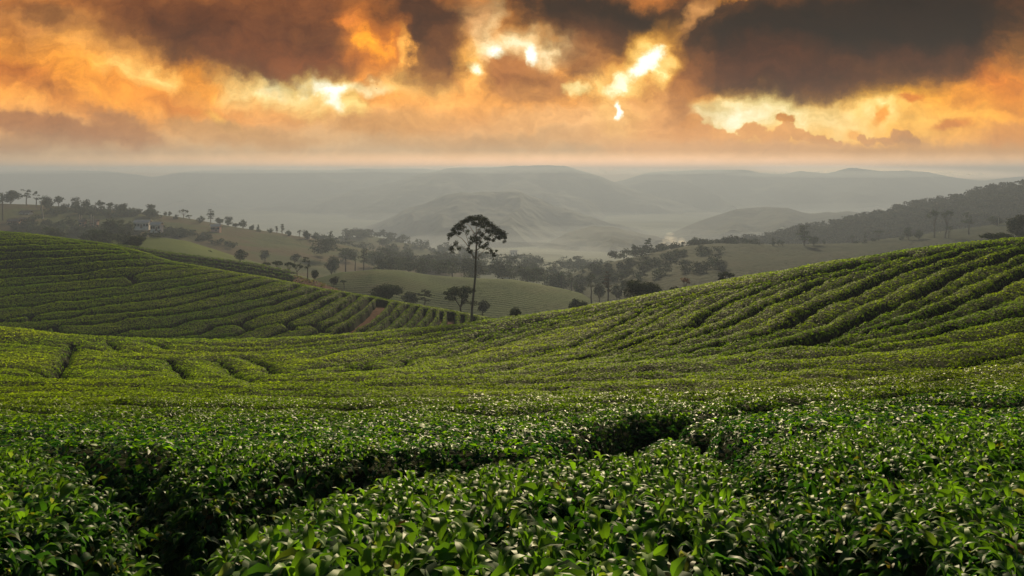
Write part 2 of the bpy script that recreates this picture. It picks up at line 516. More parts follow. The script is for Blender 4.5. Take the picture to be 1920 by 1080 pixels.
# ------------------------------------------------------------------ furrows traced along the ground
# (half width m, softness m, depth 0..1, points)
W = dict(
 near=[
  # open gaps round the nearest bushes
  (0.24, 0.38, 1.0, [(20, 1085), (90, 1040), (160, 1005), (235, 972), (330, 940), (420, 915), (500, 893), (600, 876), (720, 858), (850, 845), (960, 838), (1060, 835), (1125, 822), (1150, 800), (1210, 782)]),
  (0.10, 0.40, 0.8, [(1210, 782), (1360, 768), (1460, 748), (1600, 738), (1710, 730), (1800, 722), (1920, 713), (2000, 706)]),
  (0.17, 0.36, 1.0, [(-60, 856), (0, 853), (100, 850), (215, 857), (265, 890), (300, 945)]),
  (0.20, 0.30, 1.0, [(1650, 1100), (1625, 1060), (1600, 1010), (1560, 968)]),
  (0.05, 0.34, 0.75, [(1560, 968), (1500, 922), (1440, 884), (1390, 860), (1370, 820), (1300, 785)]),
  (0.0, 0.5, 0.4, [(-20, 803), (125, 798), (250, 789), (420, 772), (600, 762), (760, 756)]),
  (0.0, 0.5, 0.4, [(820, 792), (960, 790), (1100, 770), (1250, 752), (1400, 733), (1600, 716), (1920, 690)]),
  (0.0, 0.6, 0.45, [(1150, 722), (1360, 716), (1540, 706), (1620, 694), (1720, 684), (1850, 672), (1930, 664)]),
  (0.0, 0.6, 0.35, [(600, 742), (800, 738), (1000, 730), (1200, 728), (1450, 712), (1600, 704)]),
  # right slope
  (0.12, 0.7, 0.8, [(1440, 523), (1400, 531), (1335, 542), (1284, 555), (1206, 578), (1183, 590), (1146, 610), (1105, 628), (1071, 643), (1030, 652), (964, 665), (900, 680)]),
  (0.10, 0.6, 0.7, [(1320, 552), (1284, 564), (1232, 592), (1203, 608), (1157, 631), (1110, 647)]),
  (0.20, 0.9, 1.0, [(1620, 486), (1560, 502), (1504, 513), (1439, 532), (1403, 550), (1346, 570), (1297, 606), (1232, 622), (1180, 641), (1110, 660), (1040, 676)]),
  (0.20, 0.9, 1.0, [(1700, 474), (1640, 490), (1600, 504), (1540, 520), (1512, 536), (1465, 557), (1426, 572), (1361, 606), (1245, 640), (1150, 665)]),
  (0.22, 1.0, 1.0, [(1880, 452), (1835, 458), (1768, 478), (1690, 503), (1647, 519), (1588, 551), (1530, 570), (1500, 588), (1465, 606), (1426, 619), (1361, 634), (1271, 656), (1190, 672)]),
  (0.22, 1.0, 1.0, [(2000, 440), (1920, 463), (1862, 486), (1808, 502), (1768, 521), (1714, 551), (1661, 570), (1594, 597), (1540, 618), (1450, 641), (1380, 656)]),
  (0.22, 1.0, 1.0, [(2060, 470), (1920, 503), (1876, 527), (1830, 548), (1782, 564), (1728, 588), (1620, 611), (1560, 624), (1500, 640)]),
  (0.15, 0.8, 0.9, [(2060, 560), (1920, 580), (1876, 588), (1822, 599), (1768, 613), (1700, 626), (1600, 641)]),
  (0.10, 0.8, 0.75, [(2060, 630), (1920, 650), (1849, 659), (1795, 671), (1728, 675), (1620, 673), (1540, 674), (1440, 686)]),
  (0.0, 0.6, 0.5, [(1920, 612), (1800, 634), (1700, 644), (1600, 652), (1500, 662), (1380, 672)]),
  (0.05, 0.6, 0.6, [(1100, 578), (1010, 597), (960, 609), (903, 624), (841, 642), (780, 650), (744, 659), (700, 669), (672, 680)]),
  (0.05, 0.6, 0.6, [(1180, 566), (1060, 592), (960, 614), (921, 628), (868, 642), (832, 650), (815, 661), (760, 671), (744, 686)]),
  (0.03, 0.6, 0.55, [(1240, 556), (1130, 582), (1052, 600), (974, 620), (922, 633), (880, 648), (826, 668)]),
  (0.03, 0.6, 0.55, [(1300, 545), (1183, 578), (1105, 602), (1039, 612), (974, 632), (896, 652), (860, 664)]),
  (0.0, 0.5, 0.5, [(830, 689), (886, 680), (974, 674), (1060, 662)]),
  (0.0, 0.5, 0.6, [(790, 697), (852, 698), (896, 695), (960, 686)]),
  (0.0, 0.5, 0.6, [(940, 699), (974, 697), (1019, 692), (1060, 686), (1160, 678)]),
  (0.0, 0.6, 0.4, [(990, 586), (900, 607), (800, 622), (700, 636), (600, 646), (526, 652), (440, 656)]),
  (0.0, 0.6, 0.4, [(1040, 590), (900, 614), (780, 636), (705, 645), (640, 655), (574, 669), (536, 673), (497, 678)]),
  (0.0, 0.6, 0.45, [(880, 628), (780, 643), (734, 655), (682, 669), (640, 677)]),
  (0.0, 0.5, 0.4, [(776, 617), (588, 638), (474, 648), (407, 645), (380, 644)]),
  # patches in the hollow
  (0.10, 0.8, 1.0, [(140, 644), (133, 650), (126, 662), (117, 679), (103, 690), (112, 702), (120, 708)]),
  (0.05, 0.7, 0.8, [(-40, 636), (0, 638), (62, 644), (108, 648), (133, 648)]),
  (0.15, 0.7, 0.9, [(133, 654), (158, 650), (225, 657), (275, 656)]),
  (0.1, 0.7, 0.9, [(0, 684), (42, 687), (87, 694), (105, 700)]),
  (0.05, 0.7, 0.7, [(0, 697), (42, 697), (80, 702)]),
  (0.1, 0.7, 0.9, [(137, 690), (208, 691), (246, 688), (290, 692)]),
  (0.1, 0.7, 0.9, [(117, 707), (156, 710), (208, 706), (260, 702)]),
  (0.05, 0.6, 0.8, [(200, 639), (212, 646), (227, 653), (275, 656)]),
  (0.1, 0.6, 0.9, [(273, 639), (296, 642), (317, 652), (362, 655), (390, 655)]),
  (0.05, 0.8, 0.8, [(226, 668), (281, 672), (317, 673), (331, 685), (345, 698), (356, 706)]),
  (0.05, 0.6, 0.8, [(300, 661), (325, 662), (362, 658), (387, 656), (430, 655)]),
  (0.04, 0.8, 0.8, [(397, 671), (417, 677), (432, 688), (445, 698), (452, 705)]),
  (0.04, 0.8, 0.8, [(459, 668), (480, 673), (503, 683), (513, 694), (530, 698)]),
  (0.1, 0.7, 0.9, [(497, 678), (536, 673), (574, 669), (638, 655), (690, 646)]),
  (0.15, 0.7, 1.0, [(515, 697), (561, 693), (600, 686), (638, 680), (655, 680)]),
  (0.1, 0.7, 0.9, [(560, 704), (610, 698), (650, 690), (700, 690)]),
  (0.4, 0.8, 1.0, [(655, 683), (692, 686), (738, 686)]),
  (0.15, 0.6, 0.9, [(334, 702), (420, 709), (470, 706)]),
 ],
 hill=[
  (0.15, 0.7, 1.0, [(-200, 430), (0, 449), (75, 446), (128, 449), (190, 457)]),
  (0.15, 0.7, 1.0, [(-200, 452), (0, 459), (85, 457), (170, 456), (213, 461), (250, 467)]),
  (0.15, 0.7, 1.0, [(-200, 470), (0, 469), (75, 468), (160, 466), (213, 467), (266, 474)]),
  (0.2, 0.8, 1.0, [(-200, 494), (0, 486), (53, 481), (128, 479), (192, 475), (255, 474), (300, 482)]),
  (0.15, 0.8, 1.0, [(-200, 512), (0, 501), (64, 499), (170, 489), (234, 485), (277, 484), (326, 491)]),
  (0.2, 0.8, 1.0, [(-200, 532), (0, 519), (64, 515), (149, 511), (202, 501), (266, 497), (320, 494), (352, 498)]),
  (0.15, 0.8, 1.0, [(-200, 552), (0, 537), (64, 531), (162, 523), (219, 518), (247, 515), (277, 508), (320, 504), (372, 500)]),
  (0.15, 0.8, 1.0, [(-200, 568), (0, 556), (21, 551), (106, 546), (170, 540), (234, 536), (251, 530), (287, 525), (320, 521), (378, 513), (425, 509)]),
  (0.15, 0.8, 1.0, [(-200, 588), (0, 575), (64, 572), (106, 563), (170, 559), (213, 553), (255, 548), (320, 538), (398, 525), (464, 515)]),
  (0.2, 0.8, 1.0, [(-200, 606), (0, 597), (49, 591), (106, 581), (160, 577), (202, 569), (266, 562), (320, 555), (378, 543), (437, 531), (490, 520)]),
  (0.2, 0.8, 1.0, [(-200, 612), (0, 602), (51, 600), (128, 595), (155, 588), (213, 584), (255, 581), (320, 573), (359, 565), (417, 549), (475, 537), (528, 526)]),
  (0.2, 0.8, 1.0, [(-200, 622), (0, 617), (85, 615), (113, 607), (181, 605), (213, 601), (245, 592), (277, 591), (320, 588), (378, 579), (429, 568), (495, 555), (543, 542), (561, 533)]),
  (0.25, 0.8, 1.0, [(106, 622), (149, 628), (202, 626), (245, 616), (277, 614), (320, 611), (359, 597), (417, 592), (475, 575), (507, 570), (530, 560), (573, 549), (597, 540)]),
  (0.25, 0.8, 1.0, [(221, 629), (260, 632), (320, 630), (370, 625), (398, 611), (446, 605), (475, 592), (534, 580), (582, 562), (625, 545)]),
  (0.2, 0.7, 1.0, [(340, 636), (380, 633), (444, 627), (468, 615), (495, 609), (534, 603), (573, 587), (612, 566), (640, 555), (650, 549)]),
  (0.2, 0.7, 1.0, [(480, 636), (507, 629), (526, 621), (547, 611), (582, 607), (612, 593), (638, 577), (655, 565), (674, 552)]),
  (0.2, 0.7, 1.0, [(560, 632), (590, 624), (610, 612), (640, 600), (652, 591), (675, 576), (697, 557)]),
  (0.55, 0.5, 1.0, [(630, 634), (652, 615), (673, 605), (694, 588), (708, 574), (719, 561)]),
  (0.12, 0.6, 0.9, [(670, 626), (694, 610), (712, 598), (730, 583), (745, 566)]),
  (0.12, 0.6, 0.9, [(700, 628), (719, 614), (726, 606), (744, 589), (760, 575), (767, 569)]),
  (0.12, 0.6, 0.9, [(734, 622), (744, 614), (755, 606), (770, 589), (782, 573)]),
  (0.12, 0.6, 0.9, [(764, 620), (772, 612), (779, 603), (790, 592), (799, 576)]),
  (0.12, 0.6, 0.9, [(788, 618), (795, 611), (801, 604), (811, 592), (815, 580)]),
  (0.12, 0.6, 0.9, [(810, 618), (816, 610), (825, 597), (830, 582)]),
  (0.3, 0.5, 1.0, [(843, 616), (845, 606), (846, 584)]),
  (0.12, 0.6, 0.9, [(862, 614), (866, 600), (868, 588)]),
  (0.12, 0.6, 0.9, [(884, 612), (887, 602), (890, 592)]),
  (0.12, 0.6, 0.9, [(905, 610), (909, 602), (912, 596)]),
 ],
)
# extra cross gaps that shorten rows on the hill
HILL_CROSS = [
  (0.3, 0.6, 1.0, [(243, 517), (250, 524), (254, 529)]),
  (0.25, 0.5, 0.8, [(60, 590), (50, 600)]),
  (0.25, 0.6, 0.9, [(104, 612), (108, 622)]),
  (0.2, 0.6, 0.9, [(445, 605), (460, 612), (470, 618)]),
  (0.2, 0.6, 0.9, [(530, 603), (544, 610), (552, 618)]),
  (0.2, 0.6, 0.8, [(588, 606), (600, 614), (612, 622)]),
  (0.12, 0.4, 0.45, [(727, 590), (750, 594), (780, 600), (800, 603), (830, 606)]),
  (0.12, 0.4, 0.45, [(735, 580), (765, 584), (795, 590), (830, 596), (860, 599)]),
  (0.12, 0.4, 0.4, [(760, 576), (800, 582), (835, 588), (870, 594), (905, 601)]),
  (0.12, 0.4, 0.4, [(705, 604), (735, 607), (765, 610), (790, 612)]),
]
W['near'].append((0.0, 1.5, 0.42, [(x, y + 16) for x, y in W['near'][0][3][2:]]))
W['near'].append((0.0, 1.2, 0.40, [(x - 30, y) for x, y in W['near'][3][3] + W['near'][4][3]]))
for y0, dpt in ((703, .75), (709, .6), (716, .8), (724, .6), (733, .75), (743, .6), (754, .6), (766, .5)):
    W['near'].append((0.0, 0.55, dpt, [(x, y0 + 7 * math.sin(x / 260.0 + y0) * 0.5 - max(0, x - 900) * 0.035 * (760 - y0) / 50.0 + 2)
                                        for x in range(-120, 2000, 110)]))


def between(a, b, t=0.5):
    pa, pb = np.array(a, float), np.array(b, float)
    s = np.linspace(0, 1, 9)
    ra = np.stack([np.interp(s, np.linspace(0, 1, len(pa)), pa[:, k]) for k in (0, 1)], 1)
    rb = np.stack([np.interp(s, np.linspace(0, 1, len(pb)), pb[:, k]) for k in (0, 1)], 1)
    return [tuple(p) for p in ra * (1 - t) + rb * t]


_r = W['near'][9:18]
for _i in range(len(_r) - 1):
    W['near'].append((0.0, 0.55, 0.42, between(_r[_i][3], _r[_i + 1][3], 0.48)))
    if _i > 1: W['near'].append((0.0, 0.45, 0.25, between(_r[_i][3], _r[_i + 1][3], 0.74)[2:7]))


def densify(sheet, lines, wig, step, seed):
    out = []
    for (w, s, dep, pts) in lines:
        wp = [sheet.project(X, Y) for X, Y in pts]
        for k in range(len(wp) - 1):
            a, b = np.array(wp[k]), np.array(wp[k + 1])
            n = max(2, int(np.linalg.norm(b - a) / step))
            for t in np.linspace(0, 1, n, endpoint=False):
                p = a + (b - a) * t
                endf = 1.0
                out.append((p[0], p[1], w, s, dep))
        out.append((wp[-1][0], wp[-1][1], w, s, dep))
    return np.array(out)


def furrow_profile(sheet, fp, wig, seed, chunk=4000):
    """canopy profile 0..1 (0 = bare furrow) on the sheet's grid"""
    gx, gy = sheet.grid()
    wsc = max(wig, .05)
    wig = wig * (1 + 0.035 * gy.ravel()) if sheet is NEAR else wig
    X = gx.ravel() + wig * fbm(gx.ravel() * 0.9 / wsc * 0.25, gy.ravel() * 0.9 / wsc * 0.25, 3, seed)
    Y = gy.ravel() + wig * fbm(gx.ravel() * 0.9 / wsc * 0.25 + 50, gy.ravel() * 0.9 / wsc * 0.25, 3, seed + 9)
    prof = np.ones(len(X))
    # bin the furrow points on a coarse hash and only test near ones
    cell = 2.4
    key = {}
    for i, (a, b) in enumerate(zip(np.floor(fp[:, 0] / cell).astype(int), np.floor(fp[:, 1] / cell).astype(int))):
        for da in (-1, 0, 1):
            for db in (-1, 0, 1):
                key.setdefault((a + da, b + db), []).append(i)
    ci, cj = np.floor(X / cell).astype(int), np.floor(Y / cell).astype(int)
    code = ci * 100003 + cj
    order = np.argsort(code, kind='stable'); cs = code[order]
    starts = np.concatenate([[0], np.nonzero(np.diff(cs))[0] + 1, [len(cs)]])
    for a, b in zip(starts[:-1], starts[1:]):
        idx = order[a:b]
        fl = key.get((int(ci[idx[0]]), int(cj[idx[0]])))
        if not fl:
            continue
        f = fp[fl]
        d = np.sqrt((X[idx][:, None] - f[None, :, 0]) ** 2 + (Y[idx][:, None] - f[None, :, 1]) ** 2)
        t = np.clip((d - f[None, :, 2]) / f[None, :, 3], 0, 1)
        p = 1 - f[None, :, 4] * (1 - np.sqrt(1 - (1 - t) ** 2))
        prof[idx] = p.min(1)
    return prof.reshape(gx.shape)


def widen(lines, Dmin, fs, fw, sheet):
    out = []
    for (w, s, d, pts) in lines:
        D = np.mean([sheet.project(X, Y)[1] for X, Y in pts])
        if D > Dmin:
            k = 1.15 if (sheet is NEAR and D > 26 and np.mean([p[0] for p in pts]) < 850) else 1.0
            out.append((w * fw, s * fs * k, min(1.0, d * 1.15), pts))
            if sheet is NEAR and D > 16 and d > 0.35:
                out.append((0.0, 2.3, 0.46 if D < 45 else 0.36, pts))       # the whole row is rounded, not only its edge
        else:
            out.append((w, s, d, pts))
    return out


W['near'] = widen(W['near'], 14, 0.8, 1.45, NEAR)
W['hill'] = widen(W['hill'], 10, 0.7, 2.1, HILL)
near_pts = densify(NEAR, W['near'], 0.1, 0.12, 1)
# step for far ones is coarser but dense enough
hill_pts = densify(HILL, W['hill'] + HILL_CROSS, 0.3, 0.3, 2)
gxn, gyn = NEAR.grid()
PN = furrow_profile(NEAR, near_pts, 0.14, 3)
PH = furrow_profile(HILL, hill_pts, 0.22, 5)
gxh, gyh = HILL.grid()
HC = 0.85                         # hedge height
# gently lumpy plucking table
lump_n = 0.06 * fbm(gxn * 1.6, gyn * 1.6, 3, 11) + 0.10 * fbm(gxn * 0.8, gyn * 0.8, 2, 12) * np.clip((gyn - 4) / 10, 0, 1) + 0.10 * fbm(gxn * 0.35, gyn * 0.35, 3, 13) * np.clip(gyn / 12, 0, 1)
lump_h = 0.13 * fbm(gxh * 0.7, gyh * 0.7, 3, 17)
# rows: faint parallel steps across the middle ground
rowf = np.clip((gyn - 9) / 15, 0, 1)
HN = HC + 0.45 * np.clip((gyn - 14) / 16, 0, 1)   # older, deeper hedges on the far slope
CN = NEAR.Z + lump_n - HN * (1 - PN)
CH = HILL.Z + lump_h - 1.5 * (1 - PH)
GN = NEAR.Z - HN + 0.06
GH = HILL.Z - 1.5 + 0.10


# ------------------------------------------------------------------ materials
def mat(name):
    m = bpy.data.materials.new(name); m.use_nodes = True
    nt = m.node_tree; nt.nodes.clear()
    return m, nt, nt.nodes.new, nt.links.new


def noise_mat(name, cols, scale, rough=0.9, detail=6.0, bump=0.0, bump_scale=None, stretch=(1, 1, 1), spec=0.02, coord='pos'):
    """plain surface whose own colour varies with procedural noise in world space"""
    m, nt, N, L = mat(name)
    g = N('ShaderNodeNewGeometry') if coord == 'pos' else N('ShaderNodeTexCoord')
    src = g.outputs['Position'] if coord == 'pos' else g.outputs['Object']
    mp = N('ShaderNodeMapping'); mp.inputs['Scale'].default_value = stretch; L(src, mp.inputs[0])
    n = N('ShaderNodeTexNoise'); n.inputs['Scale'].default_value = scale; n.inputs['Detail'].default_value = detail
    n.inputs['Roughness'].default_value = 0.6
    L(mp.outputs[0], n.inputs['Vector'])
    r = N('ShaderNodeValToRGB'); cr = r.color_ramp
    while len(cr.elements) < len(cols): cr.elements.new(0.5)
    for i, (e, c) in enumerate(zip(cr.elements, cols)):
        e.position = 0.3 + 0.4 * i / (len(cols) - 1); e.color = (*c, 1)
    L(n.outputs['Fac'], r.inputs[0])
    b = N('ShaderNodeBsdfPrincipled'); L(r.outputs[0], b.inputs['Base Color'])
    b.inputs['Roughness'].default_value = rough; b.inputs['Specular IOR Level'].default_value = spec
    if bump:
        n2 = N('ShaderNodeTexNoise'); n2.inputs['Scale'].default_value = bump_scale or scale * 4; n2.inputs['Detail'].default_value = 5
        L(src, n2.inputs['Vector'])
        bp = N('ShaderNodeBump'); bp.inputs['Strength'].default_value = 1.0; bp.inputs['Distance'].default_value = bump
        L(n2.outputs['Fac'], bp.inputs['Height']); L(bp.outputs[0], b.inputs['Normal'])
    o = N('ShaderNodeOutputMaterial'); L(b.outputs[0], o.inputs['Surface'])
    return m


def leaf_mat(name, rough=0.42, transl=0.32, spec=0.5, tgain=1.6, ygreen=(0.20, 0.26, 0.02)):
    m, nt, N, L = mat(name)
    a = N('ShaderNodeAttribute'); a.attribute_name = 'tint'
    b = N('ShaderNodeBsdfPrincipled'); L(a.outputs['Color'], b.inputs['Base Color'])
    b.inputs['Roughness'].default_value = rough; b.inputs['Specular IOR Level'].default_value = spec
    t = N('ShaderNodeBsdfTranslucent')
    mx = N('ShaderNodeMix'); mx.data_type = 'RGBA'; mx.blend_type = 'MULTIPLY'; mx.inputs[0].default_value = 1.0
    L(a.outputs['Color'], mx.inputs[6]); mx.inputs[7].default_value = (1.5 * tgain, 1.55 * tgain, 0.5 * tgain, 1)
    L(mx.outputs[2], t.inputs['Color'])
    ms = N('ShaderNodeMixShader'); ms.inputs[0].default_value = transl
    L(b.outputs[0], ms.inputs[1]); L(t.outputs[0], ms.inputs[2])
    o = N('ShaderNodeOutputMaterial'); L(ms.outputs[0], o.inputs['Surface'])
    return m


M_LEAF = leaf_mat('tea_leaf', 0.45, 0.38, 0.08)
M_LEAF_FAR = leaf_mat('tea_leaf_far', 0.6, 0.42, 0.03)
M_CORE = noise_mat('tea_core_shade', [(0.010, 0.014, 0.006), (0.022, 0.026, 0.010)], 9.0, 0.95)  # dark sheet under the leaves, shade of the gaps put into its colour
M_SOIL = noise_mat('red_soil', [(0.022, 0.009, 0.006), (0.055, 0.021, 0.011), (0.085, 0.034, 0.018)], 2.2, 0.95, bump=0.03, bump_scale=14)
M_STEM = noise_mat('tea_stem', [(0.05, 0.04, 0.025), (0.10, 0.08, 0.05)], 20, 0.9)

# soil sheets under the tea
me = np_mesh('ground', np.stack([gxn, gyn, GN], -1).reshape(-1, 3)[:], grid_quads(*gxn.shape), mats=[M_SOIL], smooth=True)
tag(link('ground', me), kind='structure')
me = np_mesh('hillside', np.stack([gxh, gyh, GH], -1).reshape(-1, 3), grid_quads(*gxh.shape), mats=[M_SOIL], smooth=True)
tag(link('hillside', me), kind='structure')
# ------------------------------------------------------------------ tea leaves
def leaf_template(kind):
    """unit leaf: length 1 along +Y, lying in XY, normal +Z; arched and folded along the midrib"""
    if kind == 0:                       # near: 4 stations x 3 across
        st = [(0.0, 0.02), (0.2, 0.165), (0.48, 0.235), (0.78, 0.15), (1.0, 0.004)]
        v, q = [], []
        for (t, w) in st:
            z = 0.34 * math.sin(min(t, 1) * 2.4) - 0.42 * t * t
            v += [(-w, t, z + 0.4 * w), (0, t, z), (0, t, z), (w, t, z + 0.4 * w)]
        for i in range(len(st) - 1):
            a = i * 4
            q += [(a, a + 1, a + 5, a + 4), (a + 2, a + 3, a + 7, a + 6)]
    elif kind == 1:                     # middle: two folded halves with a bend
        v = [(0, 0, 0), (-0.2, 0.45, 0.14), (0, 0.5, 0.09), (0.2, 0.45, 0.14), (0, 1.0, -0.06)]
        q = [(0, 2, 4, 1), (0, 3, 4, 2)]
        q = [(0, 2, 4, 1), (0, 3, 4, 2)]
    else:
        v = [(0, 0, 0), (0.27, 0.5, 0.05), (0, 1, 0), (-0.27, 0.5, 0.05)]
        q = [(0, 1, 2, 3)]
    return np.array(v, float), np.array(q, int)


def frame_leaves(P, nrm, az, L, wid, tint, kind):
    """leaves lying along given normals"""
    v, q = leaf_template(kind)
    m, n = len(v), len(P)
    nrm = nrm / np.linalg.norm(nrm, axis=1, keepdims=True)
    t = np.stack([np.cos(az), np.sin(az), 0 * az], -1)
    t = t - nrm * (t * nrm).sum(1, keepdims=True); t /= np.linalg.norm(t, axis=1, keepdims=True)
    b = np.cross(t, nrm)
    Lw = L * wid
    out = (P[:, None, :] + t[:, None, :] * (v[None, :, 1:2] - 0.5) * L[:, None, None]
           + b[:, None, :] * v[None, :, 0:1] * Lw[:, None, None] + nrm[:, None, :] * v[None, :, 2:3] * L[:, None, None])
    Q = q[None] + (np.arange(n) * m)[:, None, None]
    return out.reshape(-1, 3), Q.reshape(-1, 4), np.repeat(tint[:, None, :], m, 1).reshape(-1, 3)


def build_leaves(P, az, pitch, roll, L, wid, tint, kind):
    if pitch.ndim == 2:
        return frame_leaves(P, pitch, az, L, wid, tint, kind)
    v, q = leaf_template(kind)
    n, m = len(P), len(v)
    V = np.repeat(v[None], n, 0)
    V[:, :, 0] *= (L * wid)[:, None]; V[:, :, 1] *= L[:, None]; V[:, :, 2] *= L[:, None]
    c, s = np.cos(roll)[:, None], np.sin(roll)[:, None]                    # roll about Y
    x, z = V[:, :, 0] * c + V[:, :, 2] * s, -V[:, :, 0] * s + V[:, :, 2] * c
    y = V[:, :, 1]
    c, s = np.cos(pitch)[:, None], np.sin(pitch)[:, None]                  # pitch up about X
    y, z = y * c - z * s, y * s + z * c
    c, s = np.cos(az)[:, None], np.sin(az)[:, None]
    X, Y = x * c - y * s, x * s + y * c
    out = np.stack([X, Y, z], -1) + P[:, None, :]
    Q = q[None] + (np.arange(n) * m)[:, None, None]
    T = np.repeat(tint[:, None, :], m, 1)
    return out.reshape(-1, 3), Q.reshape(-1, 4), T.reshape(-1, 3)


DARK = np.array([0.011, 0.034, 0.010]); MID = np.array([0.024, 0.056, 0.007])
NEW = np.array([0.165, 0.228, 0.006]); DULL = np.array([0.060, 0.066, 0.028]); OLIVE = np.array([0.085, 0.105, 0.018])


NEARNEW = np.array([0.095, 0.190, 0.014]); NEARDARK = np.array([0.008, 0.034, 0.018]); NEARMID = np.array([0.022, 0.070, 0.016])


def leaf_tints(n, newf, top, dist=None):
    """newf: fraction of fresh leaves; top: 0..1 how high on the canopy"""
    r = rng.random(n)
    a = rng.random(n)[:, None]
    if dist is not None:                 # far rows: colours run into each other
        k = np.clip(newf * (0.45 + 1.1 * r), 0, 1)[:, None]
        return (MID * (0.75 + 0.25 * a) * (1 - k) + NEW * k) * (0.85 + 0.3 * rng.random(n))[:, None]
    c = DARK * (1 - a) + MID * a
    fresh = r < newf
    b = rng.random(n)[:, None]
    c = np.where(fresh[:, None], NEW * (0.55 + 0.6 * b) * (1 - 0.25 * a) + 0, c)
    dull = (r > (0.94 if dist is None else 0.985))
    c = np.where(dull[:, None], DULL * (0.6 + 0.8 * b), c)
    return c * (0.8 + 0.4 * rng.random(n)[:, None])


def sample_sheet(sheet, Pf, C, y0, y1, dens, X0, X1, minp=0.0):
    """points on the canopy; dens(y) per square metre of ground"""
    u0, u1 = (X0 - HX) / F, (X1 - HX) / F
    edges = np.geomspace(y0, y1, 60)
    xs, yy = [], []
    for a, b in zip(edges[:-1], edges[1:]):
        area = (u1 - u0) * (b * b - a * a) / 2
        n = rng.poisson(area * dens((a + b) / 2))
        y = np.sqrt(a * a + rng.random(n) * (b * b - a * a)); u = u0 + rng.random(n) * (u1 - u0)
        xs.append(u * y); yy.append(y)
    x, y = np.concatenate(xs), np.concatenate(yy)
    u = x / y
    p = sheet.lookup(Pf, u, y)
    z = sheet.lookup(C, u, y)
    e = 0.06 + 0.004 * y
    zx = sheet.lookup(C, (x + e) / y, y) - sheet.lookup(C, (x - e) / y, y)
    zy = sheet.lookup(C, x / (y + e), y + e) - sheet.lookup(C, x / (y - e), y - e)
    nx, ny = -zx / (2 * e), -zy / (2 * e)
    steep = np.sqrt(nx * nx + ny * ny)
    k = p > minp
    return x[k], y[k], z[k], p[k], nx[k], ny[k], steep[k]


def scatter_leaves(sheet, Pf, C, y0, y1, dens, Lf, kind, X0, X1, newf=0.3, steep_boost=True, lift=0.0):
    x, y, z, p, nx, ny, st = sample_sheet(sheet, Pf, C, y0, y1, dens, X0, X1, 0.03)
    k_ = p > ((0.62 if y0 > 80 else 0.42) if kind > 0 else 0.1)
    x, y, z, p, nx, ny, st = x[k_], y[k_], z[k_], p[k_], nx[k_], ny[k_], st[k_]
    if steep_boost:                                   # more leaves where the flank is steep
        rep = np.minimum(3, 1 + np.floor(st * 0.9 + rng.random(len(x)))).astype(int)
        idx = np.repeat(np.arange(len(x)), rep)
        j = 0.5 * Lf(y[idx])
        x, y, z, p, nx, ny, st = x[idx], y[idx], z[idx], p[idx], nx[idx], ny[idx], st[idx]
        ddx = (rng.random(len(x)) - .5) * j; ddy = (rng.random(len(x)) - .5) * j
        sel = rng.random(len(x)) < 0.7
        x = x + ddx * sel; y = y + ddy * sel; z = z - (nx * ddx + ny * ddy) * sel
    n = len(x)
    L = Lf(y) * (0.6 + 0.75 * rng.random(n))
    az = rng.random(n) * 2 * math.pi
    # on a flank the leaves point outward and droop
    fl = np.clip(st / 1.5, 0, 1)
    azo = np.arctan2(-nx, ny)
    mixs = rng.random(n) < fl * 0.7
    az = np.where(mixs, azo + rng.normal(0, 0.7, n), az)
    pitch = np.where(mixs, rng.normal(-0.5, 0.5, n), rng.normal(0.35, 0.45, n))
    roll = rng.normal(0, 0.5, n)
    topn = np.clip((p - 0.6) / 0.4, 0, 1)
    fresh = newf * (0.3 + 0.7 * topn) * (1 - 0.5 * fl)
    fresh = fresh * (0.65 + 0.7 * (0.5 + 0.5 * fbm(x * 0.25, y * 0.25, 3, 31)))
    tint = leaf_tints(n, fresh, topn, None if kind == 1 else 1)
    if kind == 1:
        w_ = np.clip((17 - y) / 10, 0, 1)[:, None]
        tint = tint * w_ + leaf_tints(n, fresh * (1 + 0.3 * (1 - w_[:, 0])), topn, 1) * (1 - w_)
    if kind < 2:
        w_ = np.clip((14 - y) / 9, 0, 1)[:, None]
        tint = tint * (1 - w_) + tint * np.array([0.62, 0.98, 1.5]) * w_
    # broad patches of slightly yellower or duller growth
    v = fbm(x * 0.12, y * 0.12, 3, 41)[:, None]
    tint = tint * (1 + 0.35 * v * np.array([1.1, 0.6, 0.2]))
    P = np.stack([x, y, z + (rng.random(n) - 0.6) * L * 0.5 + lift], -1)
    if kind > 0:
        sg = 0.34 if kind == 2 else 0.55
        pitch = np.stack([nx, ny, np.ones(n)], -1) / np.sqrt(1 + nx * nx + ny * ny)[:, None] + rng.normal(0, sg, (n, 3))
        pitch[:, 2] = np.abs(pitch[:, 2]) + 0.05
    return P, az, pitch, roll, L, np.full(n, 1.0) * (0.85 + 0.3 * rng.random(n)), np.clip(tint, 0.003, 1), kind


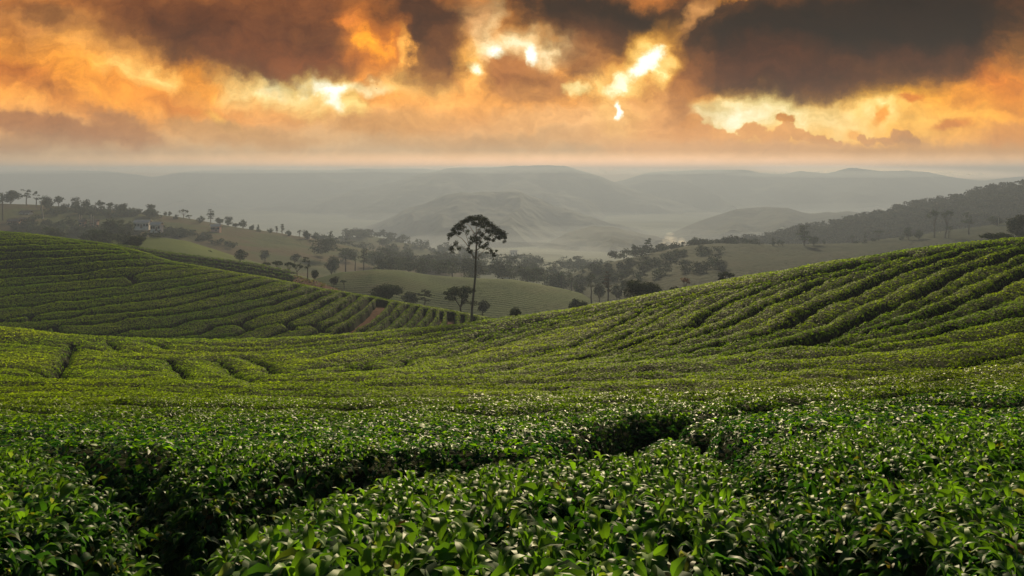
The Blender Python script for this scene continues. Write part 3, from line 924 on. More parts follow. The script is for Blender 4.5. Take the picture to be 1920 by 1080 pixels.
def near_shoots(y0, y1, dens, X0, X1):
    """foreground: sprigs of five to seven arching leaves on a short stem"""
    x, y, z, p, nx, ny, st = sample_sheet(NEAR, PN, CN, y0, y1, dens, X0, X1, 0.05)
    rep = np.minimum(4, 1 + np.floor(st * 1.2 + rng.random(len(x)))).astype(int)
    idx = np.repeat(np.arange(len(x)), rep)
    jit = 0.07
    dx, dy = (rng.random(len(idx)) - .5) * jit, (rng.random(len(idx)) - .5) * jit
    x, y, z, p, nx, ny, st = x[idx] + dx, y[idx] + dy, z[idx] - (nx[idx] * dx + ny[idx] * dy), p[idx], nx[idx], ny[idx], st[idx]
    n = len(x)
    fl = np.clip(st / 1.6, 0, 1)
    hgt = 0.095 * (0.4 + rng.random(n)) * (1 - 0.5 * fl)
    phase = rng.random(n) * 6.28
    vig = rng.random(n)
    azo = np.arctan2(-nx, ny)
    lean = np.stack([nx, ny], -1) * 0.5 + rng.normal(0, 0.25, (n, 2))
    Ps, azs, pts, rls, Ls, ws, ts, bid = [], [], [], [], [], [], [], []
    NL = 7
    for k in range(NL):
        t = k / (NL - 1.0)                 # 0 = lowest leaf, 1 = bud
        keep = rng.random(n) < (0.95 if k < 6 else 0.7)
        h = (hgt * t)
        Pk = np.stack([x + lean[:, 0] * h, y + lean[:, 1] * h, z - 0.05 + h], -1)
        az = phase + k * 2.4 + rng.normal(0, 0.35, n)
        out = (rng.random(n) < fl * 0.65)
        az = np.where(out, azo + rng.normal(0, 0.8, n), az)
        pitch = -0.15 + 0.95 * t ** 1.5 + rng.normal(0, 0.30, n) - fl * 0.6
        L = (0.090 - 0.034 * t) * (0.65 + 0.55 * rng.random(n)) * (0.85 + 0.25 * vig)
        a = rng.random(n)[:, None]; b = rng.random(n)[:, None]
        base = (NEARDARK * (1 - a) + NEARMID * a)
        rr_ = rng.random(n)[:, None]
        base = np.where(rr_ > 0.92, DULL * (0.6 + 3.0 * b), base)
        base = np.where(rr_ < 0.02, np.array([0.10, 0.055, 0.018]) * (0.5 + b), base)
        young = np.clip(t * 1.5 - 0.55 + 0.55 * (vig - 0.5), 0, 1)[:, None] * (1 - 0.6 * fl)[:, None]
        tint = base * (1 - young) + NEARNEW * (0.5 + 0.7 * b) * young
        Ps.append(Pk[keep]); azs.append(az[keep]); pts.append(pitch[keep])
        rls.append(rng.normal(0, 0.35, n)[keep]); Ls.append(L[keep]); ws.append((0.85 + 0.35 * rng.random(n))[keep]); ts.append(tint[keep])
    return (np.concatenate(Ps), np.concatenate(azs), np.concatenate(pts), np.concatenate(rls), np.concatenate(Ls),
            np.concatenate(ws), np.clip(np.concatenate(ts), 0.003, 1), 0)


# ---- which bush a ground point belongs to -------------------------------------------------
def line_world(sheet, pts):
    return [sheet.project(X, Y) for X, Y in pts]


def px_of(x, y, z):
    return HX + F * x / y, HY - F * z / y


K1 = W['near'][0][3] + W['near'][1][3][1:]
K2 = W['near'][2][3]
K3 = W['near'][3][3][::-1]


def near_id(x, y):
    """0 open field, 1 front bush, 2 right bush, 3 left bush, 4 hedge behind, 5 hedge behind that"""
    u = x / y
    z = NEAR.z(u, y)
    X, Y = px_of(x, y, z)
    k1 = np.interp(X, [p[0] for p in K1], [p[1] for p in K1])
    k1 = np.where(X < 20, 1090, k1)
    below1 = Y > k1
    k3x = np.interp(Y, [785, 820, 860, 884, 922, 968, 1010, 1060, 1100, 1500], [1300, 1370, 1390, 1440, 1500, 1560, 1600, 1625, 1650, 1850])
    idx = np.zeros(len(x), int)
    idx[below1 & (X <= k3x)] = 1
    idx[below1 & (X > k3x)] = 2
    k2 = np.interp(X, [-300, 0, 100, 215, 265, 300], [862, 853, 850, 857, 890, 945])
    left = (~below1) & (X < 300) & (Y > k2)
    idx[left] = 3
    b1 = np.interp(X, [-300, 0, 125, 250, 420, 600, 760, 820, 960, 1100, 1250, 1400, 1600, 1920, 2200],
                   [806, 803, 798, 789, 772, 765, 772, 792, 790, 770, 752, 733, 716, 690, 668])
    idx[(~below1) & (~left) & (Y > b1)] = 4
    b2 = np.interp(X, [-300, 0, 600, 800, 1000, 1200, 1450, 1600, 1720, 1930, 2200], [752, 750, 742, 738, 730, 728, 712, 700, 684, 664, 640])
    idx[(idx == 0) & (Y > b2)] = 5
    return idx


def hill_id(x, y):
    u = x / y
    X, Y = px_of(x, y, HILL.z(u, y))
    cnt = np.zeros(len(x), int)
    for (_, _, _, pts) in W['hill']:
        px = [p[0] for p in pts]; py = [p[1] for p in pts]
        yl = np.interp(X, px, py)
        yl = np.where(X > px[-1], -1e9, np.where((X < px[0]) & (px[0] > -100), 1e9, yl))
        cnt += (yl < Y)
    return cnt


SETS_N = [
    near_shoots(0.95, 5.2, lambda y: 170, -260, 2180),
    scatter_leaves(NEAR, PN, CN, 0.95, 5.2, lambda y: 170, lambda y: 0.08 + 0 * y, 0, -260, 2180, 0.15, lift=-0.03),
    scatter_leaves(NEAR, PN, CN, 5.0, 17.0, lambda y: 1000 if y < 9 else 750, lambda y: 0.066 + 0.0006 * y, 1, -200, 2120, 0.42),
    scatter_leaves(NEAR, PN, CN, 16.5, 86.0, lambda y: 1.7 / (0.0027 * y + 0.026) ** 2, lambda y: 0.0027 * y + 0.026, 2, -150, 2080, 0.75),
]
SETS_H = [scatter_leaves(HILL, PH, CH, 84.5, 163.0, lambda y: 2.0 / (0.0018 * y) ** 2, lambda y: 0.0018 * y, 2, -160, 1000, 0.42)]


def face_ids(gx, gy, fn):
    q = grid_quads(*gx.shape)
    cx = gx.ravel()[q].mean(1); cy = gy.ravel()[q].mean(1)
    return q, fn(cx, cy)


def assemble(name, coreV, coreQ, leafsets, ids_sel, lm=None):
    """core surface faces + the leaves that belong to one hedge, in one mesh"""
    used, inv = np.unique(coreQ, return_inverse=True)
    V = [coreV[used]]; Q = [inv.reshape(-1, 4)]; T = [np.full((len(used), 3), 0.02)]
    mi = [np.ones(len(coreQ), int)]
    off = len(used)
    for s, sel in zip(leafsets, ids_sel):
        if not sel.any():
            continue
        v, q, t = build_leaves(s[0][sel], s[1][sel], s[2][sel], s[3][sel], s[4][sel], s[5][sel], s[6][sel], s[7])
        V.append(v); Q.append(q + off); T.append(t); mi.append(np.zeros(len(q), int)); off += len(v)
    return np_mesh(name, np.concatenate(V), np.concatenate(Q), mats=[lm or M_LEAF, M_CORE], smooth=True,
                   mat_idx=np.concatenate(mi), tint=np.concatenate(T))


coreN = np.stack([gxn, gyn, CN - 0.10 - 0.06 * np.clip((7 - gyn) / 3, 0, 1) - 0.0010 * gyn], -1).reshape(-1, 3)
qN, idN = face_ids(gxn, gyn, near_id)
leafidN = [near_id(s[0][:, 0], s[0][:, 1]) for s in SETS_N]
pf = PN.ravel()[qN].mean(1)
idN = np.where(pf < 0.06, -1, idN)
near_info = {
    0: ('tea_field', None, None, 'stuff'),
    1: ('tea_bush', 'broad clipped tea bush filling the bottom centre, large glossy leaves in sharp detail', 'tea bush', None),
    2: ('tea_bush', 'dark leafed tea bush in the bottom right corner, beyond the black gap', 'tea bush', None),
    3: ('tea_bush', 'shaded tea bush at the bottom left edge beside bare red soil', 'tea bush', None),
    4: ('tea_hedge', 'first tea hedge behind the open black furrow, its near flank in shade', 'tea hedge', None),
    5: ('tea_hedge', 'second long tea hedge behind the foreground furrow, yellowish tops', 'tea hedge', None),
}
for k, (nm, lab, cat, kind) in near_info.items():
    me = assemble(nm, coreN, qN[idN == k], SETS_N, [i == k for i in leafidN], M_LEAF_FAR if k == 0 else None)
    o = link(nm, me)
    tag(o, lab or 'clipped tea growing in rolling rows over the near slope', cat, 'tea bushes around the foreground gap' if k in (1, 2, 3) else None, kind)

coreH = np.stack([gxh, gyh, CH - 0.25], -1).reshape(-1, 3)
qH, idH = face_ids(gxh, gyh, hill_id)
idH = np.where(PH.ravel()[qH].mean(1) < 0.06, -1, idH)
lidH = [hill_id(s[0][:, 0], s[0][:, 1]) for s in SETS_H]
ORD = ['first', 'second', 'third', 'fourth', 'fifth', 'sixth', 'seventh', 'eighth', 'ninth', 'tenth', 'eleventh', 'twelfth',
       'thirteenth', 'fourteenth', 'fifteenth', 'sixteenth', 'seventeenth']
for k in range(len(W['hill']) + 1):
    fq = qH[idH == k]
    if len(fq) < 10:
        continue
    o = link('tea_hedge', assemble('tea_hedge', coreH, fq, SETS_H, [i == k for i in lidH], M_LEAF_FAR))
    if k < 17:
        lab = 'tea hedge on the left hill, %s row counted down from its crest' % ORD[k]
    elif k == 17:
        lab = 'tea hedge on the left hill running beside the red path, on its left'
    elif k < 25:
        lab = 'short slanting tea hedge, %s to the right of the wide red path' % ORD[k - 18]
    else:
        lab = 'short tea hedge on the left hill, %s past the narrow red path' % ORD[k - 25]
    tag(o, lab, 'tea hedge', 'tea hedges in rows on the left hill')


# ---- the same tea carries on beside and behind the camera ---------------------------------
def beside_z(x, y):
    yy = np.maximum(y, 0.9)
    u = np.clip(x / yy, NEAR.u[0], NEAR.u[-1])
    z = NEAR.z(u, yy)
    z0 = NEAR.z(np.clip(x / 9.0, NEAR.u[0], NEAR.u[-1]) * 0, np.full_like(yy, 0.9))
    z = np.where(y < 0.9, np.minimum(z + 0.22 * (0.9 - y), -0.62), z)
    return np.minimum(z, -0.6) + 0.05 * fbm(x * 1.6, y * 1.6, 3, 11)


xs_, ys_ = np.linspace(-16, 16, 161), np.linspace(-5, 15, 101)
bx, by = np.meshgrid(xs_, ys_, indexing='ij')
bz = beside_z(bx.ravel(), by.ravel()).reshape(bx.shape)
qb = grid_quads(*bx.shape)
cx_, cy_ = bx.ravel()[qb].mean(1), by.ravel()[qb].mean(1)
outside = (cy_ < 0.75) | (cx_ / np.maximum(cy_, 0.1) < NEAR.u[0] + 0.02) | (cx_ / np.maximum(cy_, 0.1) > NEAR.u[-1] - 0.02)
nL = 260000
lx, ly_ = rng.uniform(-15, 15, nL), rng.uniform(-4, 14.5, nL)
ku = lx / np.maximum(ly_, 0.1)
kk = ((ly_ < 0.97) | (ku < -0.952) | (ku > 0.952)) & (lx * lx + ly_ * ly_ > 0.2)
lx, ly_ = lx[kk], ly_[kk]; nL = len(lx)
lz = beside_z(lx, ly_)
nn = rng.normal(0, 0.55, (nL, 3)) + np.array([0, 0.2, 1.0]); nn[:, 2] = np.abs(nn[:, 2]) + .05
tt_ = leaf_tints(nL, np.full(nL, 0.35), None) * np.array([0.62, 0.98, 1.5])
side_leaves = (np.stack([lx, ly_, lz - 0.02], -1), rng.random(nL) * 6.28, nn, np.zeros(nL), 0.085 * (0.6 + 0.7 * rng.random(nL)),
               np.full(nL, 1.1), np.clip(tt_, .003, 1), 1)
me = assemble('tea_field', np.stack([bx, by, bz - 0.12], -1).reshape(-1, 3), qb[outside], [side_leaves], [np.ones(nL, bool)])
tag(link('tea_field', me), 'tea growing on beside and behind the viewpoint', None, None, 'stuff')
me = np_mesh('ground', np.stack([bx, by, bz - 0.9], -1).reshape(-1, 3), qb[outside], mats=[M_SOIL], smooth=True)
tag(link('ground', me), kind='structure')
# ------------------------------------------------------------------ farther ground
def far_sheet(name, X0, X1, nu, y0, y1, ny, knots, matl, disp=0.0, dsc=0.02, rows=None, kind='structure', label=None, cat=None, win=0.006, geom=False, seed=0, ridge=None):
    ys = np.geomspace(y0, y1, ny) if geom else np.linspace(y0, y1, ny)
    S = Sheet(X0, X1, nu, ys, knots, win)
    gx, gy = S.grid()
    if disp:
        S.Z = S.Z + disp * fbm(gx * dsc, gy * dsc, 5, 60 + seed)
    if ridge:                                            # spurs and gullies running down from the crest
        crest, h = ridge
        wgt = np.clip((crest - gy) / (0.10 * crest), 0, 1)
        rg = 1 - np.abs(fbm(gx * 3.2 / crest * 2, gy * 1.3 / crest * 2, 5, 90 + seed, 0.55)) * 2.6
        S.Z = S.Z + wgt * h * (rg - 0.45)
    Z = S.Z.copy()
    if rows:
        amp, wl, ax, wob = rows
        ph = (gy + ax * gx + wob * fbm(gx * 0.03, gy * 0.03, 3, 70 + seed)) / wl
        Z = Z + amp * np.abs(np.sin(math.pi * ph)) ** 0.6
    me = np_mesh(name, np.stack([gx, gy, Z], -1).reshape(-1, 3), grid_quads(*gx.shape), mats=[matl], smooth=True)
    o = tag(link(name, me), label, cat, None, kind)
    return S, o


M_PAST = noise_mat('pasture', [(0.016, 0.024, 0.008), (0.034, 0.044, 0.012), (0.050, 0.036, 0.018), (0.030, 0.026, 0.013)], 0.022, 0.95, 7, bump=1.0, bump_scale=0.35)
M_SPUR = noise_mat('bright_meadow', [(0.040, 0.060, 0.014), (0.064, 0.084, 0.020)], 0.03, 0.95, 7, bump=0.4, bump_scale=0.6)
M_ROWS = noise_mat('tea_rows', [(0.022, 0.040, 0.009), (0.042, 0.066, 0.013), (0.055, 0.058, 0.018)], 0.03, 0.9, 7, bump=0.25, bump_scale=1.6)
M_RR = noise_mat('ridge_tea', [(0.006, 0.012, 0.005), (0.012, 0.020, 0.007), (0.018, 0.018, 0.009)], 0.03, 0.95, 7, bump=1.2, bump_scale=0.3)
M_WOOD = noise_mat('wooded_slope', [(0.009, 0.014, 0.007), (0.016, 0.022, 0.009), (0.028, 0.028, 0.014)], 0.010, 0.95, 9, bump=6.0, bump_scale=0.06)
M_MTN = noise_mat('mountain_slope', [(0.004, 0.010, 0.010), (0.012, 0.022, 0.016), (0.075, 0.080, 0.055)], 0.0045, 0.95, 12, bump=24.0, bump_scale=0.015)
M_FLOOR = noise_mat('valley_floor', [(0.020, 0.030, 0.014), (0.035, 0.050, 0.020), (0.09, 0.10, 0.05)], 0.009, 0.95, 9)

gp = np.array([[-5300, -290, -158], [5300, -290, -158], [5300, 4250, -158], [-5300, 4250, -158]], float)
tag(link('valley_floor', np_mesh('valley_floor', gp, [(0, 1, 2, 3)], mats=[M_FLOOR])), kind='structure')

STRIP_SKY = [(100, 446), (150, 452), (200, 456), (250, 461), (320, 473), (400, 483), (480, 494), (540, 506), (600, 521), (640, 536), (672, 547), (740, 562), (800, 580)]
STRIP = Sheet(100, 800, 300, np.linspace(150, 196, 90), [
    (149.0, [(x, y + 70) for x, y in STRIP_SKY]),
    (162.0, [(x, y + 34) for x, y in STRIP_SKY]),
    (180.0, STRIP_SKY),
    (187.0, [(x, y + 6) for x, y in STRIP_SKY]),
    (197.0, [(x, y + 60) for x, y in STRIP_SKY])], 0.006)
strip_lines = [(0.3, 1.3, 1.0, [(x, y + o + 0.0) for x, y in [(150, 452), (250, 461), (320, 473), (400, 483), (480, 494), (545, 507)]]) for o in (5, 11, 17, 23, 30)]
PS = furrow_profile(STRIP, densify(STRIP, strip_lines, 0, 0.4, 1), 0.4, 8)
gxs, gys = STRIP.grid()
CS = STRIP.Z - 1.4 * (1 - PS) + 0.1 * fbm(gxs, gys, 2, 3)
tag(link('strip_slope', np_mesh('strip_slope', np.stack([gxs, gys, STRIP.Z - 1.3], -1).reshape(-1, 3), grid_quads(*gxs.shape), mats=[M_SOIL], smooth=True)), kind='structure')


def strip_id(x, y):
    X, Y = px_of(x, y, STRIP.z(x / y, y))
    return np.where(X < 548 + 8 * np.sin(y), 1, 0)


qS, idS = face_ids(gxs, gys, strip_id)
SS = [scatter_leaves(STRIP, PS, CS, 152, 192, lambda y: 1.4 / (0.0026 * y) ** 2, lambda y: 0.0026 * y, 2, 110, 640, 0.2)]
SS[0] = tuple((a * 0.75 if i == 6 else a) for i, a in enumerate(SS[0]))
li = strip_id(SS[0][0][:, 0], SS[0][0][:, 1])
me = assemble('tea_field', np.stack([gxs, gys, CS - 0.2], -1).reshape(-1, 3), qS[idS == 1], SS, [li == 1], M_LEAF_FAR)
tag(link('tea_field', me), 'dark strip of tea rows showing behind the crest of the left hill', None, None, 'stuff')
xb, yb, zb, *_ = sample_sheet(STRIP, PS, STRIP.Z - 1.3, 165, 190, lambda y: 2.2, 548, 690)
kb = rng.random(len(xb)) < np.clip((690 - (HX + F * xb / yb)) / 150, 0.15, 1)
xb, yb, zb = xb[kb], yb[kb], zb[kb]
nb = len(xb)
v, q, t = frame_leaves(np.stack([xb, yb, zb + 0.25], -1), rng.normal(0, 1, (nb, 3)) + np.array([0, 0, 1.0]), rng.random(nb) * 6.28,
                       0.35 + 0.6 * rng.random(nb), np.ones(nb) * 1.2, np.array([0.05, 0.045, 0.02]) * (0.4 + rng.random(nb))[:, None], 2)
tag(link('scrub', np_mesh('scrub', v, q, mats=[M_LEAF_FAR], tint=t)), 'dry scrub on the bare red bank behind the left hill', None, None, 'stuff')

LR_SKY = [(-300, 378), (0, 381), (75, 385), (150, 391), (225, 396), (300, 404), (350, 411), (400, 418), (475, 430), (535, 438), (602, 449),
          (629, 455), (700, 470), (760, 486), (820, 500), (900, 512)]
SPUR = [(-300, 446), (150, 446), (240, 444), (280, 445), (320, 448), (350, 453), (400, 468), (450, 484), (500, 498), (560, 516), (640, 534), (760, 552), (900, 580)]
_, SP = None, None
SP, _ = far_sheet('meadow_spur', -300, 900, 200, 200, 330, 60, [
    (199.0, [(x, y + 60) for x, y in SPUR]), (235.0, [(x, y + 24) for x, y in SPUR]),
    (285.0, SPUR), (300.0, [(x, y + 3) for x, y in SPUR]), (331.0, [(x, y + 40) for x, y in SPUR])], M_SPUR, 0.6, 0.05, seed=1)
LR, _ = far_sheet('left_ridge', -300, 900, 320, 300, 640, 170, [
    (298.0, [(x, max(y + 90, 520)) for x, y in LR_SKY]),
    (360.0, [(x, y + 52 + max(0, 10 - x * 0.02)) for x, y in LR_SKY]),
    (430.0, [(x, y + 22) for x, y in LR_SKY]),
    ([(-300, 520), (0, 520), (450, 500), (900, 480)], LR_SKY),
    (560.0, [(x, y + 4) for x, y in LR_SKY]), (641.0, [(x, y + 60) for x, y in LR_SKY])], M_PAST, 1.6, 0.02, seed=2)
S2 = [(560, 452), (640, 446), (690, 441), (740, 452), (790, 464), (850, 480), (930, 492), (1000, 505)]
S2R, _ = far_sheet('second_ridge', 560, 1000, 120, 600, 900, 60, [
    (598.0, [(x, y + 70) for x, y in S2]), (680.0, [(x, y + 26) for x, y in S2]), (780.0, S2), (901.0, [(x, y + 30) for x, y in S2])], M_PAST, 2.0, 0.02, seed=3)

GS = [(520, 545), (600, 520), (640, 510), (700, 504), (750, 508), (800, 516), (860, 521), (920, 523), (960, 524), (1000, 531), (1050, 541), (1090, 552), (1115, 568), (1180, 600)]
GR, _ = far_sheet('green_hill', 520, 1180, 460, 180, 300, 330, [
    (178.0, [(x, 660) for x, y in GS]), (200.0, [(x, 0.4 * y + 0.6 * 640) for x, y in GS]),
    (250.0, GS), (262.0, [(x, y + 3) for x, y in GS]), (301.0, [(x, y + 60) for x, y in GS])], M_ROWS, 0.8, 0.03, rows=(0.22, 2.1, 0.22, 5.0), seed=4)

RS = [(930, 590), (1000, 548), (1040, 529), (1100, 505), (1180, 485), (1250, 471), (1290, 463), (1340, 458), (1400, 457), (1440, 460), (1500, 460), (1560, 458),
      (1600, 456), (1655, 449), (1715, 443), (1760, 435), (1815, 429), (1900, 416), (2000, 404), (2300, 376)]
RRS, _ = far_sheet('right_ridge', 930, 2300, 420, 190, 520, 200, [
    (188.0, [(x, y + 150) for x, y in RS]), (270.0, [(x, y + 56) for x, y in RS]), (340.0, [(x, y + 22) for x, y in RS]),
    ([(930, 360), (1500, 410), (2300, 430)], RS), (455.0, [(x, y + 3) for x, y in RS]), (521.0, [(x, y + 60) for x, y in RS])],
    M_RR, 0.9, 0.03, rows=(0.45, 3.4, 0.3, 8.0), seed=5)

VL, _ = far_sheet('valley_slope', 450, 1650, 160, 260, 1500, 150, [
    (258.0, [(450, 640), (1650, 640)]), (450.0, [(450, 540), (1650, 540)]), (700.0, [(450, 499), (1650, 499)]),
    (1000.0, [(450, 473), (1650, 473)]), (1510.0, [(450, 460), (1650, 460)])], M_FLOOR, 3.0, 0.01, seed=6)

FRS = [(1200, 486), (1350, 462), (1440, 446), (1490, 436), (1527, 426), (1602, 412), (1652, 400), (1715, 386), (1790, 372), (1852, 356), (1920, 346), (2100, 322), (2400, 300)]
FR, _ = far_sheet('forest_hill', 1200, 2400, 260, 440, 840, 110, [
    (438.0, [(x, y + 130) for x, y in FRS]), (540.0, [(x, y + 52) for x, y in FRS]), (680.0, FRS), (702.0, [(x, y + 2) for x, y in FRS]), (841.0, [(x, y + 50) for x, y in FRS])],
    M_WOOD, 2.2, 0.03, seed=7)


def mountain(name, sky, D, front, dr, disp, dsc, seed, m=M_MTN):
    X0, X1 = sky[0][0], sky[-1][0]
    far_sheet(name, X0, X1, 380, front, D * 1.12, 150, [
        (front * 0.98, [(x, y + dr) for x, y in sky]), (front * 0.35 + D * 0.65, [(x, y + dr * 0.3) for x, y in sky]),
        (D, sky), (D * 1.02, [(x, y + 1.0) for x, y in sky]), (D * 1.13, [(x, y + 22) for x, y in sky])], m, disp, dsc, win=0.004, seed=seed, ridge=(D, 0.020 * D))


mountain('wooded_knoll', [(900, 520), (1000, 470), (1060, 441), (1110, 425), (1150, 425), (1210, 440), (1290, 458), (1400, 480), (1480, 520)], 1300, 1000, 60, 5, 0.01, 11, M_WOOD)
mountain('hazy_ridge', [(1080, 500), (1180, 462), (1250, 440), (1320, 412), (1380, 394), (1440, 391), (1477, 394), (1502, 401), (1590, 397), (1615, 401), (1720, 412), (1900, 430), (2000, 470)], 1700, 1350, 50, 7, 0.008, 12, M_WOOD)
mountain('middle_hill', [(300, 500), (420, 470), (560, 452), (640, 440), (700, 424), (730, 412), (760, 397), (800, 386), (830, 372), (870, 364), (900, 361), (930, 364), (960, 363), (1010, 374), (1040, 387), (1080, 396), (1150, 418), (1230, 436), (1300, 455), (1400, 470), (1500, 490)], 1950, 1400, 90, 18, 0.006, 13)
mountain('main_mountain', [(150, 420), (300, 402), (420, 396), (560, 382), (700, 350), (780, 330), (860, 318), (960, 312), (1065, 313), (1110, 325), (1170, 345), (1230, 367), (1300, 384), (1400, 400), (1520, 414), (1700, 430)], 3000, 2150, 100, 26, 0.0022, 14)
mountain('flat_topped_mountain', [(-700, 372), (0, 352), (120, 344), (200, 338), (290, 330), (340, 321), (450, 317), (600, 317), (800, 319), (900, 328), (1100, 345)], 3700, 3000, 80, 20, 0.0016, 15)
mountain('distant_left_ridge', [(-900, 328), (-300, 323), (0, 322), (100, 319), (200, 320), (290, 332), (400, 345), (600, 360)], 3780, 3400, 50, 12, 0.0012, 16)
mountain('right_mountain', [(1060, 366), (1100, 354), (1170, 340), (1215, 326), (1300, 321), (1400, 319), (1430, 324), (1470, 326), (1500, 320), (1550, 325), (1580, 317), (1600, 313), (1650, 320), (1700, 318), (1740, 320), (1790, 330), (1840, 338), (1920, 330), (2100, 322), (2700, 318)], 3500, 2700, 90, 16, 0.0018, 17)

# ------------------------------------------------------------------ haze: one closed box of even pale air
def build_haze():
    m, nt, N, L = mat('haze')
    v = N('ShaderNodeVolumePrincipled')
    v.inputs['Color'].default_value = (0.365, 0.43, 0.55, 1)
    v.inputs['Density'].default_value = HAZE_D
    v.inputs['Anisotropy'].default_value = 0.22
    o = N('ShaderNodeOutputMaterial'); L(v.outputs[0], o.inputs['Volume'])
    m.cycles.homogeneous_volume = True
    x0, x1, y0, y1, z0, z1 = -5400, 5400, -320, 4300, -161, 38
    vs = [(x, y, z) for z in (z0, z1) for x, y in ((x0, y0), (x1, y0), (x1, y1), (x0, y1))]
    fs = [(3, 2, 1, 0), (4, 5, 6, 7), (0, 1, 5, 4), (1, 2, 6, 5), (2, 3, 7, 6), (3, 0, 4, 7)]
    o = link('haze', np_mesh('haze', vs, fs, mats=[m])); tag(o, kind='stuff')


HAZE_D = 0.00052
build_haze()


# ------------------------------------------------------------------ low mist lying in the valley
def build_mist():
    m, nt, N, L = mat('mist')
    v = N('ShaderNodeVolumePrincipled')
    v.inputs['Color'].default_value = (0.60, 0.66, 0.73, 1); v.inputs['Density'].default_value = 0.0010; v.inputs['Anisotropy'].default_value = 0.3
    o = N('ShaderNodeOutputMaterial'); L(v.outputs[0], o.inputs['Volume'])
    m.cycles.homogeneous_volume = True
    V, Q = [], []
    for j in range(13):
        for i in range(28):
            th, ph = math.pi * j / 12, 2 * math.pi * i / 28
            V.append((math.sin(th) * math.cos(ph), math.sin(th) * math.sin(ph), math.cos(th)))
    for j in range(12):
        for i in range(28):
            Q.append((j * 28 + i, (j + 1) * 28 + i, (j + 1) * 28 + (i + 1) % 28, j * 28 + (i + 1) % 28))
    rm = random.Random(4)
    for lab, spots in (('low mist over the valley forest in the centre', [(-210, 640, -96, 150, 120, 15), (60, 720, -100, 190, 120, 20), (300, 800, -104, 170, 130, 24), (-60, 930, -112, 260, 120, 26), (420, 980, -108, 230, 140, 22), (120, 1120, -120, 330, 100, 34), (-380, 1060, -118, 240, 120, 30)]),
                       ('mist between the right ridge and the forest hill', [(560, 700, -72, 300, 150, 26)]),
                       ('thin mist banks lying between the far hills', [(rm.uniform(-1500, 1700), 1050 + 170 * k, -150, rm.uniform(450, 950), rm.uniform(80, 84), rm.uniform(24, 44)) for k in range(11)]
                        + [(-2300, 2950, 14, 800, 260, 18), (-1150, 2900, 16, 760, 300, 17), (-120, 2850, 15, 560, 260, 17), (560, 2880, 8, 420, 220, 14), (1300, 2600, -4, 500, 160, 14)])):
        VV, QQ, off = [], [], 0
        for x, y, z, rx, ry, rz in spots:
            VV += [(x + a * rx, y + b * ry, z + c * rz) for a, b, c in V]; QQ += [tuple(i + off for i in q) for q in Q]; off += len(V)
        tag(link('mist', np_mesh('mist', VV, QQ, mats=[m], smooth=True)), lab, None, None, 'stuff')


build_mist()
# ------------------------------------------------------------------ trees
M_TLEAF = leaf_mat('tree_leaf', 0.8, 0.08, 0.02, 1.0)
M_BARK = noise_mat('bark', [(0.035, 0.028, 0.020), (0.085, 0.070, 0.052)], 1.2, 0.95, coord='obj')
M_PALE = noise_mat('pale_bark', [(0.22, 0.19, 0.15), (0.36, 0.32, 0.26)], 1.0, 0.9, coord='obj')


def tube(path, r0, r1, seg=6):
    """tapered tube through points; returns verts, quads"""
    path = [Vector(p) for p in path]
    V, Q = [], []
    n = len(path)
    for i, p in enumerate(path):
        d = (path[min(i + 1, n - 1)] - path[max(i - 1, 0)]).normalized()
        a = d.cross(Vector((0.13, 0.97, 0.21))).normalized(); b = d.cross(a)
        r = r0 + (r1 - r0) * i / (n - 1)
        for k in range(seg):
            t = 2 * math.pi * k / seg
            V.append(tuple(p + a * (r * math.cos(t)) + b * (r * math.sin(t))))
    for i in range(n - 1):
        for k in range(seg):
            Q.append((i * seg + k, i * seg + (k + 1) % seg, (i + 1) * seg + (k + 1) % seg, (i + 1) * seg + k))
    return V, Q


def bend(a, b, k, wob, rnd):
    a, b = Vector(a), Vector(b)
    pts = []
    for i in range(k + 1):
        t = i / k
        p = a.lerp(b, t)
        s = math.sin(math.pi * t) * wob
        pts.append(p + Vector((rnd.uniform(-s, s), rnd.uniform(-s, s), rnd.uniform(-s, s) * 0.5)))
    return pts


def join_vq(parts):
    V, Q, off = [], [], 0
    for v, q in parts:
        V += list(v); Q += [tuple(i + off for i in f) for f in q]; off += len(v)
    return V, Q


